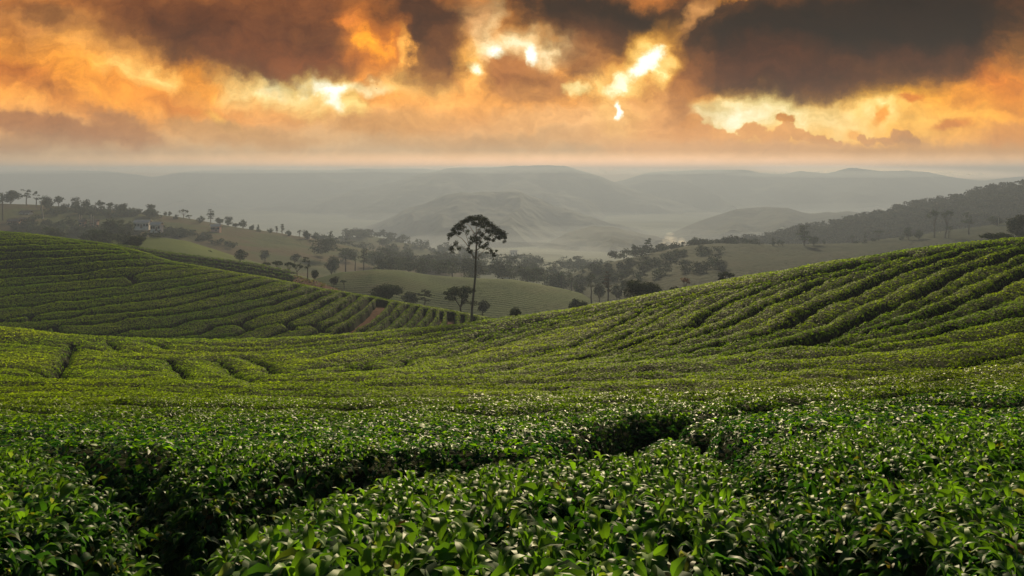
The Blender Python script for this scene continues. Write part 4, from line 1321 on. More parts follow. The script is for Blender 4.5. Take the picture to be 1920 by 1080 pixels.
def clumps_for(kind, W_, H_, rnd):
    """foliage masses: (centre, radii); tree base at the origin"""
    c = []
    w = W_ / 2.0
    if kind in ('round', 'oval', 'bush', 'dome'):
        lo = {'round': .30, 'oval': .18, 'bush': 0.02, 'dome': .12}[kind]
        n = {'round': 13, 'oval': 14, 'bush': 10, 'dome': 20}[kind]
        hc, hh = H_ * (1 + lo) / 2, H_ * (1 - lo) / 2
        for i in range(n):
            while True:
                p = Vector((rnd.uniform(-1, 1), rnd.uniform(-1, 1), rnd.uniform(-1, 1)))
                if p.length < 1: break
            if kind in ('dome', 'bush') and p.z < 0: p.z *= 0.8
            k = rnd.uniform(.28, .45)
            c.append(((p.x * w * .72, p.y * w * .72, hc + p.z * hh * .66), (w * k, w * k, hh * k * rnd.uniform(.7, 1))))
    elif kind in ('umbrella', 'spread'):
        n = 11 if kind == 'umbrella' else 16
        for i in range(n):
            a, r = rnd.uniform(0, 6.28), math.sqrt(rnd.random()) * .78
            top = H_ * (0.93 - 0.22 * r * r)
            c.append(((math.cos(a) * r * w, math.sin(a) * r * w, top - rnd.uniform(0, .10) * H_), (w * rnd.uniform(.22, .34), w * rnd.uniform(.22, .34), H_ * rnd.uniform(.045, .08))))
        if kind == 'spread':
            for i in range(8):
                a, r = rnd.uniform(0, 6.28), rnd.uniform(.3, .9)
                c.append(((math.cos(a) * r * w, math.sin(a) * r * w, H_ * rnd.uniform(.45, .7)), (w * .25, w * .25, H_ * .08)))
    elif kind == 'layered':
        n = 6
        for i in range(n):
            t = i / (n - 1)
            rr = w * (1 - abs(t - .45) * .9)
            for j in range(3):
                a = rnd.uniform(0, 6.28)
                c.append(((math.cos(a) * rr * .45, math.sin(a) * rr * .45, H_ * (.38 + .57 * t) + rnd.uniform(-.02, .02) * H_), (rr * .5, rr * .5, H_ * .035)))
    elif kind == 'conifer':
        n = 8
        for i in range(n):
            t = i / (n - 1)
            c.append(((rnd.uniform(-.12, .12) * w, rnd.uniform(-.12, .12) * w, H_ * (.15 + .8 * t)), (w * (1.05 - .85 * t) * rnd.uniform(.8, 1.1), w * (1.05 - .85 * t), H_ * .075)))
    elif kind == 'tall':
        for i in range(11):
            t = rnd.random()
            c.append(((rnd.uniform(-.55, .55) * w, rnd.uniform(-.55, .55) * w, H_ * (.35 + .6 * t)), (w * rnd.uniform(.3, .5), w * rnd.uniform(.3, .5), H_ * rnd.uniform(.05, .09))))
    elif kind == 'tufted':
        for i in range(9):
            t = rnd.random()
            a = rnd.uniform(0, 6.28); r = rnd.uniform(.2, .8)
            c.append(((math.cos(a) * r * w, math.sin(a) * r * w, H_ * (.5 + .45 * t)), (w * rnd.uniform(.2, .38), w * rnd.uniform(.2, .38), H_ * rnd.uniform(.03, .06))))
    return c


def foliage(clumps, size, dens, col, seed, vary=0.5, fill=0.35):
    r = np.random.default_rng(seed)
    Ps, Ns, sh = [], [], []
    for (c, rad) in clumps:
        a = 4 * math.pi * (((rad[0] * rad[1]) ** 1.6 + 2 * (rad[0] * rad[2]) ** 1.6) / 3) ** (1 / 1.6)
        n = max(5, int(a / (size * size) * dens))
        d = r.normal(0, 1, (n, 3)); d /= np.linalg.norm(d, axis=1, keepdims=True)
        rr = (1 - fill * r.random(n) ** 1.5)[:, None] * (1 + 0.16 * r.normal(0, 1, n))[:, None]
        Ps.append(np.array(c) + d * np.array(rad) * rr)
        Ns.append(d * 0.8 + np.array([0, 0, 0.35]) + r.normal(0, 0.6, (n, 3))); sh.append(np.full(n, r.uniform(1 - vary, 1 + vary)))
    P, Nn, s = np.concatenate(Ps), np.concatenate(Ns), np.concatenate(sh)
    n = len(P)
    tint = np.array(col)[None] * s[:, None] * (0.6 + 0.8 * r.random(n))[:, None]
    return frame_leaves(P, Nn, r.random(n) * 6.28, size * (0.7 + 0.7 * r.random(n)), np.full(n, 1.25), np.clip(tint, .002, 1), 2)


GREEN = (0.030, 0.044, 0.018)
T_COUNT = [0]


def make_tree(X, Yb, Yt, wpx, D, kind, label, group=None, col=GREEN, lean=0.0, bark=None, dens=1.0, name='tree', cat='tree', sink=0.4, trunk_w=None, gap=1.0):
    """X, base, top and width as seen at distance D; the tree itself is metres of real crown and trunk"""
    T_COUNT[0] += 1
    seed = 1000 + T_COUNT[0]
    rnd = random.Random(seed)
    x, z = (X - HX) / F * D, (HY - Yb) / F * D - sink
    H_ = (Yb - Yt) / F * D + sink
    W_ = wpx / F * D * 1.0
    root = bpy.data.objects.new(name, None); COL.objects.link(root)
    root.location = (x, D, z)
    tag(root, label, cat, group)
    cl = clumps_for(kind, W_, H_, rnd)
    if gap < 1: cl = [c for c in cl if rnd.random() < gap]
    if lean:
        cl = [((c[0] + lean * c[2], c[1], c[2]), r_) for c, r_ in cl]
    size = max(0.16, D * 0.0019)
    v, q, t = foliage(cl, size, (1.35 if D < 240 else 1.0) * dens, col, seed)
    link('crown', np_mesh('crown', v, q, mats=[M_TLEAF], tint=t), root)
    tw = trunk_w or max(0.02 * H_ + 0.02 * W_, D * 0.0007)
    fork = H_ * {'bush': .15, 'dome': .2, 'oval': .3, 'round': .36, 'umbrella': .5, 'spread': .3, 'layered': .9, 'conifer': .92, 'tall': .85, 'tufted': .6}[kind]
    top = (lean * fork + rnd.uniform(-.02, .02) * H_, rnd.uniform(-.02, .02) * H_, fork)
    parts = [tube(bend((0, 0, -0.5), top, 5, 0.012 * H_, rnd), tw, tw * .55, 6)]
    for c, r_ in rnd.sample(cl, min(7, len(cl))):
        s = Vector(top) * rnd.uniform(.75, 1.0) if kind not in ('layered', 'conifer', 'tall', 'tufted') else Vector((lean * c[2], 0, max(c[2] - .05 * H_, fork * .4)))
        parts.append(tube(bend(s, c, 3, 0.02 * H_, rnd), tw * .4, tw * .12, 4))
    V, Q = join_vq(parts)
    link('trunk', np_mesh('trunk', V, Q, mats=[bark or M_BARK], smooth=True), root)
    return root


TH = ['first', 'second', 'third', 'fourth', 'fifth', 'sixth', 'seventh', 'eighth', 'ninth', 'tenth', 'eleventh', 'twelfth', 'thirteenth', 'fourteenth',
      'fifteenth', 'sixteenth', 'seventeenth', 'eighteenth', 'nineteenth', 'twentieth', 'twenty-first', 'twenty-second', 'twenty-third', 'twenty-fourth',
      'twenty-fifth', 'twenty-sixth', 'twenty-seventh', 'twenty-eighth', 'twenty-ninth', 'thirtieth', 'thirty-first', 'thirty-second', 'thirty-third', 'thirty-fourth']
LOOK = {'round': 'round crowned dark tree', 'oval': 'dense oval tree', 'bush': 'low dark bush', 'dome': 'broad domed tree', 'umbrella': 'flat topped tree',
        'spread': 'wide spreading tree', 'layered': 'tiered pine-like tree', 'conifer': 'pointed conifer', 'tall': 'slim tall tree', 'tufted': 'thin tree with tufted crown'}

LEFT = [(3, 382, 358, 14, 'oval'), (20, 382, 355, 38, 'dome'), (50, 384, 353, 24, 'tufted'), (68, 386, 356, 18, 'tufted'), (87, 392, 365, 28, 'dome'),
        (110, 387, 364, 20, 'round'), (122, 392, 377, 14, 'bush'), (142, 391, 367, 20, 'round'), (162, 392, 372, 19, 'oval'), (172, 394, 383, 12, 'bush'), (189, 393, 372, 18, 'round'),
        (206, 394, 378, 14, 'round'), (226, 399, 378, 27, 'dome'), (249, 399, 388, 13, 'oval'), (283, 395, 381, 20, 'oval'), (285, 406, 388, 32, 'dome'),
        (310, 403, 394, 6, 'oval'), (318, 404, 395, 7, 'oval'), (330, 409, 401, 14, 'bush'), (344, 409, 391, 18, 'umbrella'), (355, 411, 402, 13, 'umbrella'),
        (374, 417, 403, 20, 'bush'), (395, 415, 392, 18, 'layered'), (412, 419, 406, 16, 'dome'), (428, 424, 402, 20, 'oval'), (442, 425, 414, 12, 'dome'),
        (456, 429, 411, 20, 'oval'), (473, 430, 420, 13, 'dome'), (484, 433, 421, 11, 'conifer'), (506, 435, 425, 13, 'bush'), (519, 436, 424, 8, 'tall'),
        (529, 437, 420, 10, 'layered'), (542, 441, 430, 13, 'dome'), (561, 444, 430, 10, 'umbrella')]
for i, (X, yb, yt, w, k) in enumerate(LEFT):
    D = LR.project(X, yb + 1)[1]
    make_tree(X, yb + 1, yt, w, D, k, '%s, %s from the left along the crest of the left ridge' % (LOOK[k], TH[i]), 'trees along the crest of the left ridge', sink=1.5)
for X, yb, yt, w, k, lab in [
    (575, 447, 429, 20, 'dome', 'bushy tree left of the short white line at the right end of left ridge'),
    (592, 450, 433, 17, 'oval', 'dark tree between two neighbours near the right end of the left ridge'),
    (620, 456, 433, 23, 'conifer', 'pointed dark tree ending the line of trees on the left ridge')]:
    make_tree(X, yb + 1, yt, w, LR.project(X, yb + 1)[1], k, lab, 'trees along the crest of the left ridge', sink=1.5)

MIDT = [
    (215, 446, 401, 50, 330, 'dome', 'large dark tree standing below the white houses on the left slope', 'dense'),
    (240, 446, 414, 30, 345, 'dome', 'lower right companion of the large dark tree below the white houses', 'dense'),
    (253, 470, 438, 41, 198, 'dome', 'dark round tree poking up behind the crest of the left tea hill', 'dense'),
    (391, 484, 468, 20, 265, 'dome', 'small hazy bush on the bright meadow left of the lone round tree', 'pale'),
    (451, 494, 466, 31, 258, 'round', 'lone round tree standing on the bright meadow behind the left hill', 'dense'),
    (497, 490, 466, 21, 345, 'dome', 'faint hazy tree to the right of the bright meadow', 'pale'),
    (553, 497, 472, 25, 320, 'round', 'faint round tree in haze above the flat topped shrubs', 'pale'),
    (500, 503, 491, 20, 190, 'umbrella', 'small flat shrub tree, leftmost on the dark strip behind left hill', 'dense'),
    (521, 513, 487, 26, 188, 'umbrella', 'flat topped tree, second from left on the dark strip behind the hill', 'dense'),
    (541, 515, 490, 24, 188, 'umbrella', 'flat topped tree, third from left on the dark strip behind the hill', 'dense'),
    (557, 519, 492, 22, 187, 'umbrella', 'flat topped tree just left of the tiered tree above the red bank', 'dense'),
    (577, 522, 480, 20, 186, 'tufted', 'tiered dark tree with clumped branches above the red bank', 'dense'),
    (590, 522, 503, 16, 186, 'dome', 'low dark tree at the foot of the tiered tree', 'dense'),
    (626, 533, 515, 20, 185, 'dome', 'small dark tree on the red bank', 'dense'),
    (645, 536, 524, 17, 185, 'umbrella', 'low flat shrub at the right end of the red bank', 'dense'),
    (622, 517, 478, 36, 300, 'dome', 'tall hazy dark tree left of the feathery trees', 'mid'),
    (648, 505, 463, 30, 340, 'tufted', 'feathery tree with pale top, left of a feathery pair', 'mid'),
    (666, 503, 470, 26, 345, 'tufted', 'feathery tree between the tall hazy tree and the leaning one', 'mid'),
    (682, 503, 463, 18, 340, 'tall', 'slender tree with a round top right of the feathery trees', 'mid'),
    (703, 526, 498, 17, 262, 'oval', 'dark oval tree standing on the green hill left side', 'mid'),
    (718, 469, 443, 23, 620, 'round', 'hazy tree beside the orange field on the second ridge', 'pale'),
    (762, 466, 455, 10, 640, 'oval', 'tiny hazy tree right of the orange field', 'pale'),
    (741, 508, 481, 24, 330, 'tufted', 'pale trunked feathery tree on the brow of the green hill', 'mid'),
    (766, 511, 488, 23, 325, 'dome', 'dark bushy tree on the brow of green hill, left of a twin', 'mid'),
    (788, 512, 487, 22, 325, 'dome', 'dark bushy tree on the brow of green hill, right of a twin', 'mid'),
    (848, 518, 484, 38, 360, 'tufted', 'hazy spreading tree left of the lone tall tree crown', 'pale'),
    (880, 516, 476, 34, 350, 'dome', 'hazy tree directly behind the trunk of the lone tall tree', 'mid'),
    (724, 564, 530, 62, 150, 'dome', 'broad dark tree clump just behind the crest, left of the wide shrubs', 'dense'),
    (768, 573, 545, 34, 165, 'dome', 'dark shrub between the broad clump and the wide umbrella tree', 'mid'),
    (797, 578, 541, 40, 168, 'tufted', 'greyish tree left of the wide umbrella tree', 'mid'),
    (864, 584, 534, 66, 135, 'spread', 'wide spreading umbrella tree behind the lone tall trunk', 'dense'),
    (905, 586, 560, 30, 150, 'dome', 'low bush right of the lone tall trunk, below the spreading tree', 'mid'),
    (965, 600, 575, 33, 88, 'dome', 'small dark round bush on the skyline right of the lone tree', 'dense'),
    (1078, 582, 557, 28, 140, 'dome', 'green bush at the foot of the green hill on its right', 'mid'),
    (1093, 583, 561, 22, 130, 'dome', 'darker bush on the skyline right of the green hill', 'dense'),
    (1000, 537, 512, 14, 330, 'tufted', 'thin hazy tree, leftmost of those right of the green hill top', 'pale'),
    (1022, 540, 508, 16, 325, 'tufted', 'thin hazy tree, second among those right of the green hill top', 'pale'),
    (1053, 545, 506, 18, 300, 'tall', 'straight pale trunked tree at the right edge of the green hill', 'mid'),
    (1042, 545, 520, 24, 305, 'dome', 'bushy tree left of the straight pale trunked tree', 'mid'),
    (1071, 548, 506, 18, 300, 'tufted', 'feathery tree right of the straight pale trunked tree', 'mid'),
    (1087, 560, 521, 26, 260, 'dome', 'bushy grey tree right of the green hill', 'mid'),
    (1109, 565, 509, 20, 230, 'tufted', 'tall ragged tree left of the reddish tipped one', 'mid'),
    (1140, 562, 508, 22, 220, 'layered', 'tall reddish tipped tree left of the big dark dome', 'red'),
    (1124, 564, 526, 28, 235, 'dome', 'bushy tree between the two tall ragged trees', 'mid'),
    (1172, 553, 519, 22, 240, 'oval', 'hazy tree touching the left side of the big dark dome', 'mid'),
    (1157, 563, 530, 24, 232, 'dome', 'low hazy tree in front of the big dark dome at its left', 'mid'),
    (1203, 566, 517, 76, 118, 'dome', 'big dark domed tree on the skyline of the near slope', 'dense'),
    (1265, 552, 535, 32, 105, 'dome', 'low dome of a bush half hidden behind the near slope', 'dense'),
    (1283, 553, 518, 24, 190, 'umbrella', 'orange leaved tree in the haze above the near slope', 'orange'),
    (1359, 530, 509, 34, 135, 'spread', 'hazy spreading tree behind the middle of the near slope', 'mid'),
    (1189, 483, 456, 16, 395, 'tall', 'hazy upright tree left of the leaning tree', 'mid'),
    (1204, 480, 446, 20, 390, 'layered', 'tree leaning strongly to the right on the hazy ridge', 'mid'),
    (1508, 462, 422, 34, 400, 'layered', 'large tiered tree standing on the right ridge crest', 'dense'),
    (1526, 461, 440, 20, 400, 'dome', 'smaller tree tucked against the large tiered tree', 'dense'),
    (1545, 460, 449, 7, 405, 'round', 'tiny lone tree right of the large tiered tree', 'dense'),
    (1449, 462, 441, 5, 405, 'tall', 'thin spire, leftmost of the four small trees on the right ridge', 'dense'),
    (1450, 462, 451, 9, 400, 'oval', 'bush at the foot of the thin spire on the right ridge', 'dense'),
    (1460, 462, 449, 8, 402, 'round', 'small tree, middle one beside the thin spire', 'dense'),
    (1467, 462, 449, 8, 402, 'round', 'small tree, rightmost one beside the thin spire', 'dense'),
    (1598, 457, 440, 9, 405, 'umbrella', 'spindly flat tree left of the pointed conifer', 'dense'),
    (1607, 457, 449, 14, 400, 'bush', 'light green bush left of the pointed conifer', 'mid'),
    (1622, 457, 432, 9, 400, 'conifer', 'pointed conifer on the right ridge', 'dense'),
    (1641, 453, 444, 16, 402, 'bush', 'low bush under the arching flat topped tree', 'dense'),
    (1648, 453, 429, 20, 405, 'umbrella', 'arching flat topped tree right of the pointed conifer', 'dense'),
    (1690, 451, 441, 11, 402, 'bush', 'small dark bush left of the pair of leafy trees', 'dense'),
    (1704, 451, 421, 20, 402, 'oval', 'leafy tree, left and taller of a close pair', 'dense'),
    (1723, 450, 428, 19, 402, 'dome', 'leafy tree, right and shorter of a close pair', 'dense'),
    (1752, 447, 390, 29, 400, 'umbrella', 'very tall flat crowned tree, left of two, with bare trunk', 'dense'),
    (1777, 447, 389, 24, 398, 'umbrella', 'very tall flat crowned tree, right of two, with slanting trunk', 'dense'),
    (1779, 447, 421, 20, 400, 'umbrella', 'small dark tree at the foot of the two very tall ones', 'dense'),
    (1817, 441, 397, 34, 405, 'tufted', 'dark tree with knobbly crown right of the two tall trees', 'dense'),
    (1868, 424, 404, 33, 425, 'dome', 'wide dark tree by the pale post near the right edge', 'dense'),
    (1898, 420, 407, 18, 430, 'tufted', 'distant thin tree right of the wide dark one', 'mid'),
    (1914, 455, 400, 50, 200, 'dome', 'big dark tree cut by the right edge of view', 'dense'),
    (1872, 452, 434, 58, 150, 'dome', 'wide low dark bush on the skyline at far right', 'dense'),
]
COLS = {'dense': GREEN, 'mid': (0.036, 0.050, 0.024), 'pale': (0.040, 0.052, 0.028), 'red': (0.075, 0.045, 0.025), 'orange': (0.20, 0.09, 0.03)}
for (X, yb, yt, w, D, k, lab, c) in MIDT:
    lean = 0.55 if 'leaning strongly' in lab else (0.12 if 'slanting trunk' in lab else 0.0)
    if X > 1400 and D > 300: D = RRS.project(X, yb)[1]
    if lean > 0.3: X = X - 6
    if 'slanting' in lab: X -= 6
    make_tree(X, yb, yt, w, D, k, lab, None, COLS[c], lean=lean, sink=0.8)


# ------------------------------------------------------------------ woodland too dense to count
def woodland(name, label, pts, sizes, col, D_of, seed, n, kinds=('dome',)):
    """pts: polygon-like band [(X, Ytop, Ybottom)] along which crowns are strewn on the slope"""
    r = np.random.default_rng(seed); rnd = random.Random(seed)
    Vs, Qs, Ts, off = [], [], [], 0
    xs = np.array([p[0] for p in pts], float)
    for i in range(n):
        X = r.uniform(xs[0], xs[-1])
        yt = np.interp(X, xs, [p[1] for p in pts]); yb = np.interp(X, xs, [p[2] for p in pts])
        f = r.random(); Y = yt + f * (yb - yt)
        D = D_of(X, Y, f)
        h = r.uniform(*sizes); w = h * r.uniform(.8, 1.5)
        k = kinds[rnd.randrange(len(kinds))]
        cl = clumps_for(k, w, h, rnd)
        x, z = (X - HX) / F * D, (HY - Y) / F * D - 0.3 * h
        cl = [((c[0] + x, c[1] + D, c[2] + z), rd) for c, rd in cl[:9]]
        v, q, t = foliage(cl, max(0.3, D * 0.0022), 0.7, np.array(col) * r.uniform(.7, 1.35), seed * 77 + i)
        Vs.append(v); Qs.append(q + off); Ts.append(t); off += len(v)
    o = link(name, np_mesh(name, np.concatenate(Vs), np.concatenate(Qs), mats=[M_TLEAF], tint=np.concatenate(Ts)))
    return tag(o, label, None, None, 'stuff')


WC = (0.028, 0.040, 0.020)
woodland('woodland', 'dark wood below the ridge trees at left', [(88, 392, 404), (130, 392, 410), (175, 396, 409), (240, 400, 408), (300, 408, 412)], (6, 9), WC, lambda X, Y, f: LR.project(X, Y)[1], 1, 34)
woodland('woodland', 'mass of shrubs behind the crest of the left hill', [(30, 424, 446), (90, 416, 452), (160, 424, 458), (230, 436, 462), (300, 430, 446), (350, 440, 448)], (5, 9), WC, lambda X, Y, f: LR.project(X, Y)[1] if Y < 446 else SP.project(X, Y)[1], 2, 70)
woodland('woodland', 'hedge line under the ridge at left', [(275, 428, 442), (350, 436, 444), (400, 448, 458), (440, 462, 470)], (4, 6), WC, lambda X, Y, f: LR.project(X, Y)[1], 3, 30)
woodland('woodland', 'hazy trees along the brow of the green hill', [(690, 498, 506), (800, 508, 516), (900, 512, 522), (1000, 522, 532), (1080, 534, 552)], (6, 12), (0.034, 0.046, 0.024), lambda X, Y, f: 300 + 60 * (1 - f), 4, 60, ('dome', 'tufted', 'round'))
woodland('woodland', 'misty valley forest behind the lone tree', [(600, 458, 480), (700, 470, 498), (820, 480, 510), (900, 484, 515), (1000, 490, 520), (1100, 500, 530), (1150, 500, 520)], (9, 17), (0.034, 0.046, 0.024), lambda X, Y, f: 620 - 230 * f, 5, 110, ('dome', 'tufted', 'round'))
woodland('woodland', 'trees capping the right ridge behind the smoke', [(1150, 480, 486), (1250, 468, 474), (1290, 461, 466), (1340, 456, 461), (1400, 456, 461), (1425, 460, 463)], (5, 8), WC, lambda X, Y, f: 405 - 10 * f, 6, 60)
woodland('woodland', 'scattered trees on the slope of the right ridge', [(1080, 515, 540), (1150, 495, 535), (1250, 480, 520), (1350, 470, 510)], (4, 8), WC, lambda X, Y, f: RRS.project(X, Y)[1], 7, 75, ('dome', 'oval'))
woodland('woodland', 'forest covering the far right hill up to its crest', [(1260, 475, 484), (1350, 462, 478), (1440, 448, 466), (1527, 428, 468), (1602, 414, 462), (1652, 402, 458), (1715, 388, 450), (1790, 374, 440), (1852, 358, 430), (1920, 348, 420), (2000, 336, 400)], (8, 13), (0.018, 0.024, 0.012), lambda X, Y, f: FR.project(X, Y)[1], 8, 900, ('dome', 'round'))
woodland('woodland', 'fringe of trees along the crest of the far right hill', [(1440, 447, 450), (1527, 427, 430), (1602, 413, 416), (1652, 401, 404), (1715, 387, 390), (1790, 373, 376), (1852, 357, 360), (1920, 347, 350), (2000, 336, 340)], (6, 11), (0.018, 0.024, 0.012), lambda X, Y, f: 679.0, 9, 90, ('dome', 'umbrella', 'round'))
woodland('woodland', 'dark wood in the haze behind the second ridge', [(620, 442, 452), (680, 436, 448), (740, 448, 462), (820, 468, 482), (880, 470, 488)], (9, 15), WC, lambda X, Y, f: 800 - 60 * f, 10, 60)

# ------------------------------------------------------------------ the lone tall tree
def lone_tree():
    D = 90.0
    X0, Y0 = 884.0, 612.0
    sc = D / F
    rnd = random.Random(5)

    def loc(X, Y, dy=0.0):
        return Vector(((X - X0) * sc, dy, (Y0 - Y) * sc))
    root = bpy.data.objects.new('lone_tree', None); COL.objects.link(root)
    root.location = ((X0 - HX) * sc, D, (HY - Y0) * sc)
    tag(root, 'tall lone tree with slender bare trunk and airy umbrella crown on the skyline', 'tree')
    tr = [loc(884, 618), loc(884, 602), loc(885, 580), loc(887, 560), loc(889, 540), loc(891, 520), loc(891.5, 500), loc(892, 486)]
    parts = [tube(tr, 0.18, 0.12, 10)]
    fork = loc(892, 486)
    limbs = [  # (points, r0, r1)
        ([fork, loc(893, 470, .1), loc(893, 450, .2), loc(893, 432, .1), loc(892, 415, 0)], .13, .03),
        ([fork, loc(886, 478, -.2), loc(881, 466, -.4), loc(874, 455, -.5), loc(866, 446, -.5), loc(855, 440, -.4), loc(845, 440, -.3)], .09, .02),
        ([loc(881, 466, -.4), loc(878, 450, -.9), loc(874, 436, -1.2), loc(866, 424, -1.2)], .05, .02),
        ([loc(884, 476, -.2), loc(872, 468, .6), loc(862, 464, 1.0), loc(852, 464, 1.0)], .045, .015),
        ([loc(893, 462, .1), loc(900, 452, .8), loc(908, 440, 1.3), loc(918, 430, 1.5), loc(930, 428, 1.4)], .08, .02),
        ([loc(893, 470, 0), loc(902, 462, -.7), loc(914, 452, -1.1), loc(928, 446, -1.2), loc(944, 444, -1.0)], .08, .02),
        ([fork, loc(900, 478, .3), loc(908, 470, .7), loc(918, 466, .8), loc(926, 476, .8)], .05, .015),
        ([loc(893, 445, .2), loc(886, 434, 1.0), loc(878, 424, 1.5), loc(868, 418, 1.6)], .06, .02),
        ([loc(893, 440, .2), loc(899, 428, -.8), loc(905, 418, -1.3)], .05, .02),
        ([fork, loc(897, 484, 0), loc(903, 482, 0)], .03, .012),
    ]
    for pts, a, b in limbs:
        parts.append(tube(pts, a, b, 6))
    leaves = [  # X, Y, radius px (x), radius px (z), density
        (857, 424, 8, 6), (853, 428, 6, 6), (864, 420, 8, 5), (871, 415, 8, 5), (879, 411, 9, 5), (887, 409, 9, 5), (896, 409, 9, 5),
        (904, 412, 9, 5), (911, 416, 8, 6), (918, 420, 8, 6), (925, 427, 8, 6), (932, 431, 8, 5), (938, 435, 8, 6), (944, 440, 7, 6), (949, 446, 4, 6), (946, 452, 4, 4),
        (937, 444, 6, 4), (930, 440, 6, 4), (922, 436, 7, 5), (914, 430, 7, 5), (906, 424, 7, 6), (897, 420, 8, 6), (888, 418, 7, 5),
        (845, 440, 6, 5), (852, 437, 7, 4), (860, 437, 5, 4), (841, 447, 3, 5), (848, 464, 5, 5), (854, 459, 6, 6), (858, 466, 5, 4), (849, 470, 4, 3),
        (884, 446, 5, 6), (890, 441, 6, 6), (882, 456, 5, 5), (878, 464, 4, 5), (885, 468, 4, 5), (896, 448, 6, 5), (890, 455, 5, 5),
        (904, 440, 6, 5), (910, 446, 6, 5), (917, 450, 6, 4), (902, 456, 5, 4), (912, 458, 5, 4), (924, 450, 5, 4), (906, 466, 4, 3), (914, 468, 5, 3),
        (921, 470, 4, 4), (926, 475, 4, 4), (929, 470, 3, 3), (924, 482, 2, 3), (900, 481, 3, 2), (870, 428, 5, 4), (876, 434, 4, 4), (864, 428, 4, 4), (900, 432, 5, 4)]
    cl = []
    for (X, Y, rx, rz) in leaves:
        for k in range(3):
            span = 2.6 * (1 - abs(X - 896) / 75.0) + 0.5
            c = loc(X + rnd.uniform(-2, 2), Y + rnd.uniform(-1.5, 1.5) + (0 if k == 0 else rnd.uniform(0, 2)), rnd.uniform(-span, span))
            if k == 2 and rnd.random() < 0.45: continue
            f = rnd.uniform(.75, 1.1)
            cl.append((tuple(c), (rx * sc * f, rx * sc * f, rz * sc * f * .85)))
    for c, rd in cl[::4]:
        p = Vector(c)
        q = min((Vector(pp) for pts, a, b in limbs for pp in pts), key=lambda s: (s - p).length)
        parts.append(tube([q, q.lerp(p, .5) + Vector((0, 0, .05)), p], .025, .01, 4))
    V, Q = join_vq(parts)
    link('trunk', np_mesh('trunk', V, Q, mats=[M_LONE], smooth=True), root)
    v, q, t = foliage(cl, 0.17, 1.1, (0.018, 0.026, 0.010), 42, 0.3, 0.6)
    link('crown', np_mesh('crown', v, q, mats=[M_TLEAF], tint=t), root)


M_LONE = noise_mat('grey_brown_bark', [(0.10, 0.075, 0.055), (0.20, 0.16, 0.12)], 3.0, 0.9, coord='obj')
lone_tree()

# ------------------------------------------------------------------ houses, posts, birds, smoke
M_WALL = noise_mat('limewash', [(0.42, 0.38, 0.34), (0.62, 0.57, 0.52)], 1.0, 0.9)
M_PINK = noise_mat('pink_plaster', [(0.40, 0.24, 0.19), (0.52, 0.33, 0.26)], 1.0, 0.9)
M_ROOF = noise_mat('pale_roof_sheet', [(0.46, 0.37, 0.29), (0.58, 0.47, 0.38)], 0.8, 0.9)
M_ROOF2 = noise_mat('rusty_roof_sheet', [(0.12, 0.08, 0.06), (0.22, 0.15, 0.11)], 0.8, 0.8)
M_GLASS = noise_mat('dark_window', [(0.015, 0.016, 0.02), (0.03, 0.03, 0.035)], 1.0, 0.2)


def box(x0, x1, y0, y1, z0, z1):
    V = [(x, y, z) for z in (z0, z1) for x, y in ((x0, y0), (x1, y0), (x1, y1), (x0, y1))]
    return V, [(3, 2, 1, 0), (4, 5, 6, 7), (0, 1, 5, 4), (1, 2, 6, 5), (2, 3, 7, 6), (3, 0, 4, 7)]


def house(X, Yb, wpx, D, hm, label, wall=None, roof=None, rot=0.0, nwin=3, group='houses on the far slopes'):
    w = wpx / F * D; d = w * 0.55
    root = bpy.data.objects.new('house', None); COL.objects.link(root)
    root.location = ((X - HX) / F * D, D, (HY - Yb) / F * D - 0.3); root.rotation_euler = (0, 0, R(rot))
    tag(root, label, 'house', group)
    link('wall', np_mesh('wall', *box(-w / 2, w / 2, -d / 2, d / 2, -1.2, hm), mats=[wall or M_WALL]), root)
    e, rh = 0.5, hm * 0.45
    V = [(-w / 2 - e, -d / 2 - e, hm - .1), (w / 2 + e, -d / 2 - e, hm - .1), (w / 2 + e, d / 2 + e, hm - .1), (-w / 2 - e, d / 2 + e, hm - .1),
         (-w / 2 - e, 0, hm + rh), (w / 2 + e, 0, hm + rh)]
    V += [(a, b, c + .14) for a, b, c in V]
    Q = [(0, 1, 5, 4), (2, 3, 4, 5), (7, 6, 10, 11), (9, 8, 11, 10), (1, 0, 6, 7), (3, 2, 8, 9), (0, 4, 10, 6), (4, 3, 9, 10), (5, 1, 7, 11), (2, 5, 11, 8)]
    link('roof', np_mesh('roof', V, Q, mats=[roof or M_ROOF]), root)
    for i in range(nwin):
        cx = -w / 2 + w * (i + .5) / nwin
        if i == nwin // 2:
            link('door', np_mesh('door', *box(cx - .55, cx + .55, -d / 2 - .05, -d / 2 + .1, -.1, 2.1), mats=[M_ROOF2]), root)
        else:
            link('window', np_mesh('window', *box(cx - .6, cx + .6, -d / 2 - .04, -d / 2 + .1, 1.0, hm - .7), mats=[M_GLASS]), root)


house(28, 423, 20, 395, 2.9, 'low pink walled house at the left edge of view', M_PINK, M_ROOF2, 8)
house(46, 419, 14, 405, 2.6, 'small brown roofed house right of the low pink one', M_PINK, M_ROOF2, 0, 3)
house(49, 405, 19, 440, 2.6, 'small dark roofed white house high on the left slope', M_WALL, M_ROOF2, -5)
house(155, 423, 10, 385, 2.6, 'tiny whitish hut among bare trunks on the left slope', M_PINK, M_ROOF2, 0, 2)
house(177, 422, 13, 390, 2.4, 'dim low shed right of the tiny whitish hut', M_PINK, M_ROOF2, 0, 2)
house(268, 426, 26, 380, 3.0, 'white roofed long house, left of the pair on left slope', M_WALL, M_ROOF, 6, 5)
house(294, 431, 19, 375, 3.2, 'white roofed house, right of the pair on left slope', M_WALL, M_ROOF, -6, 4)
house(405, 432, 16, 440, 3.0, 'small pinkish house below the ridge trees', M_PINK, M_ROOF, 0, 4)
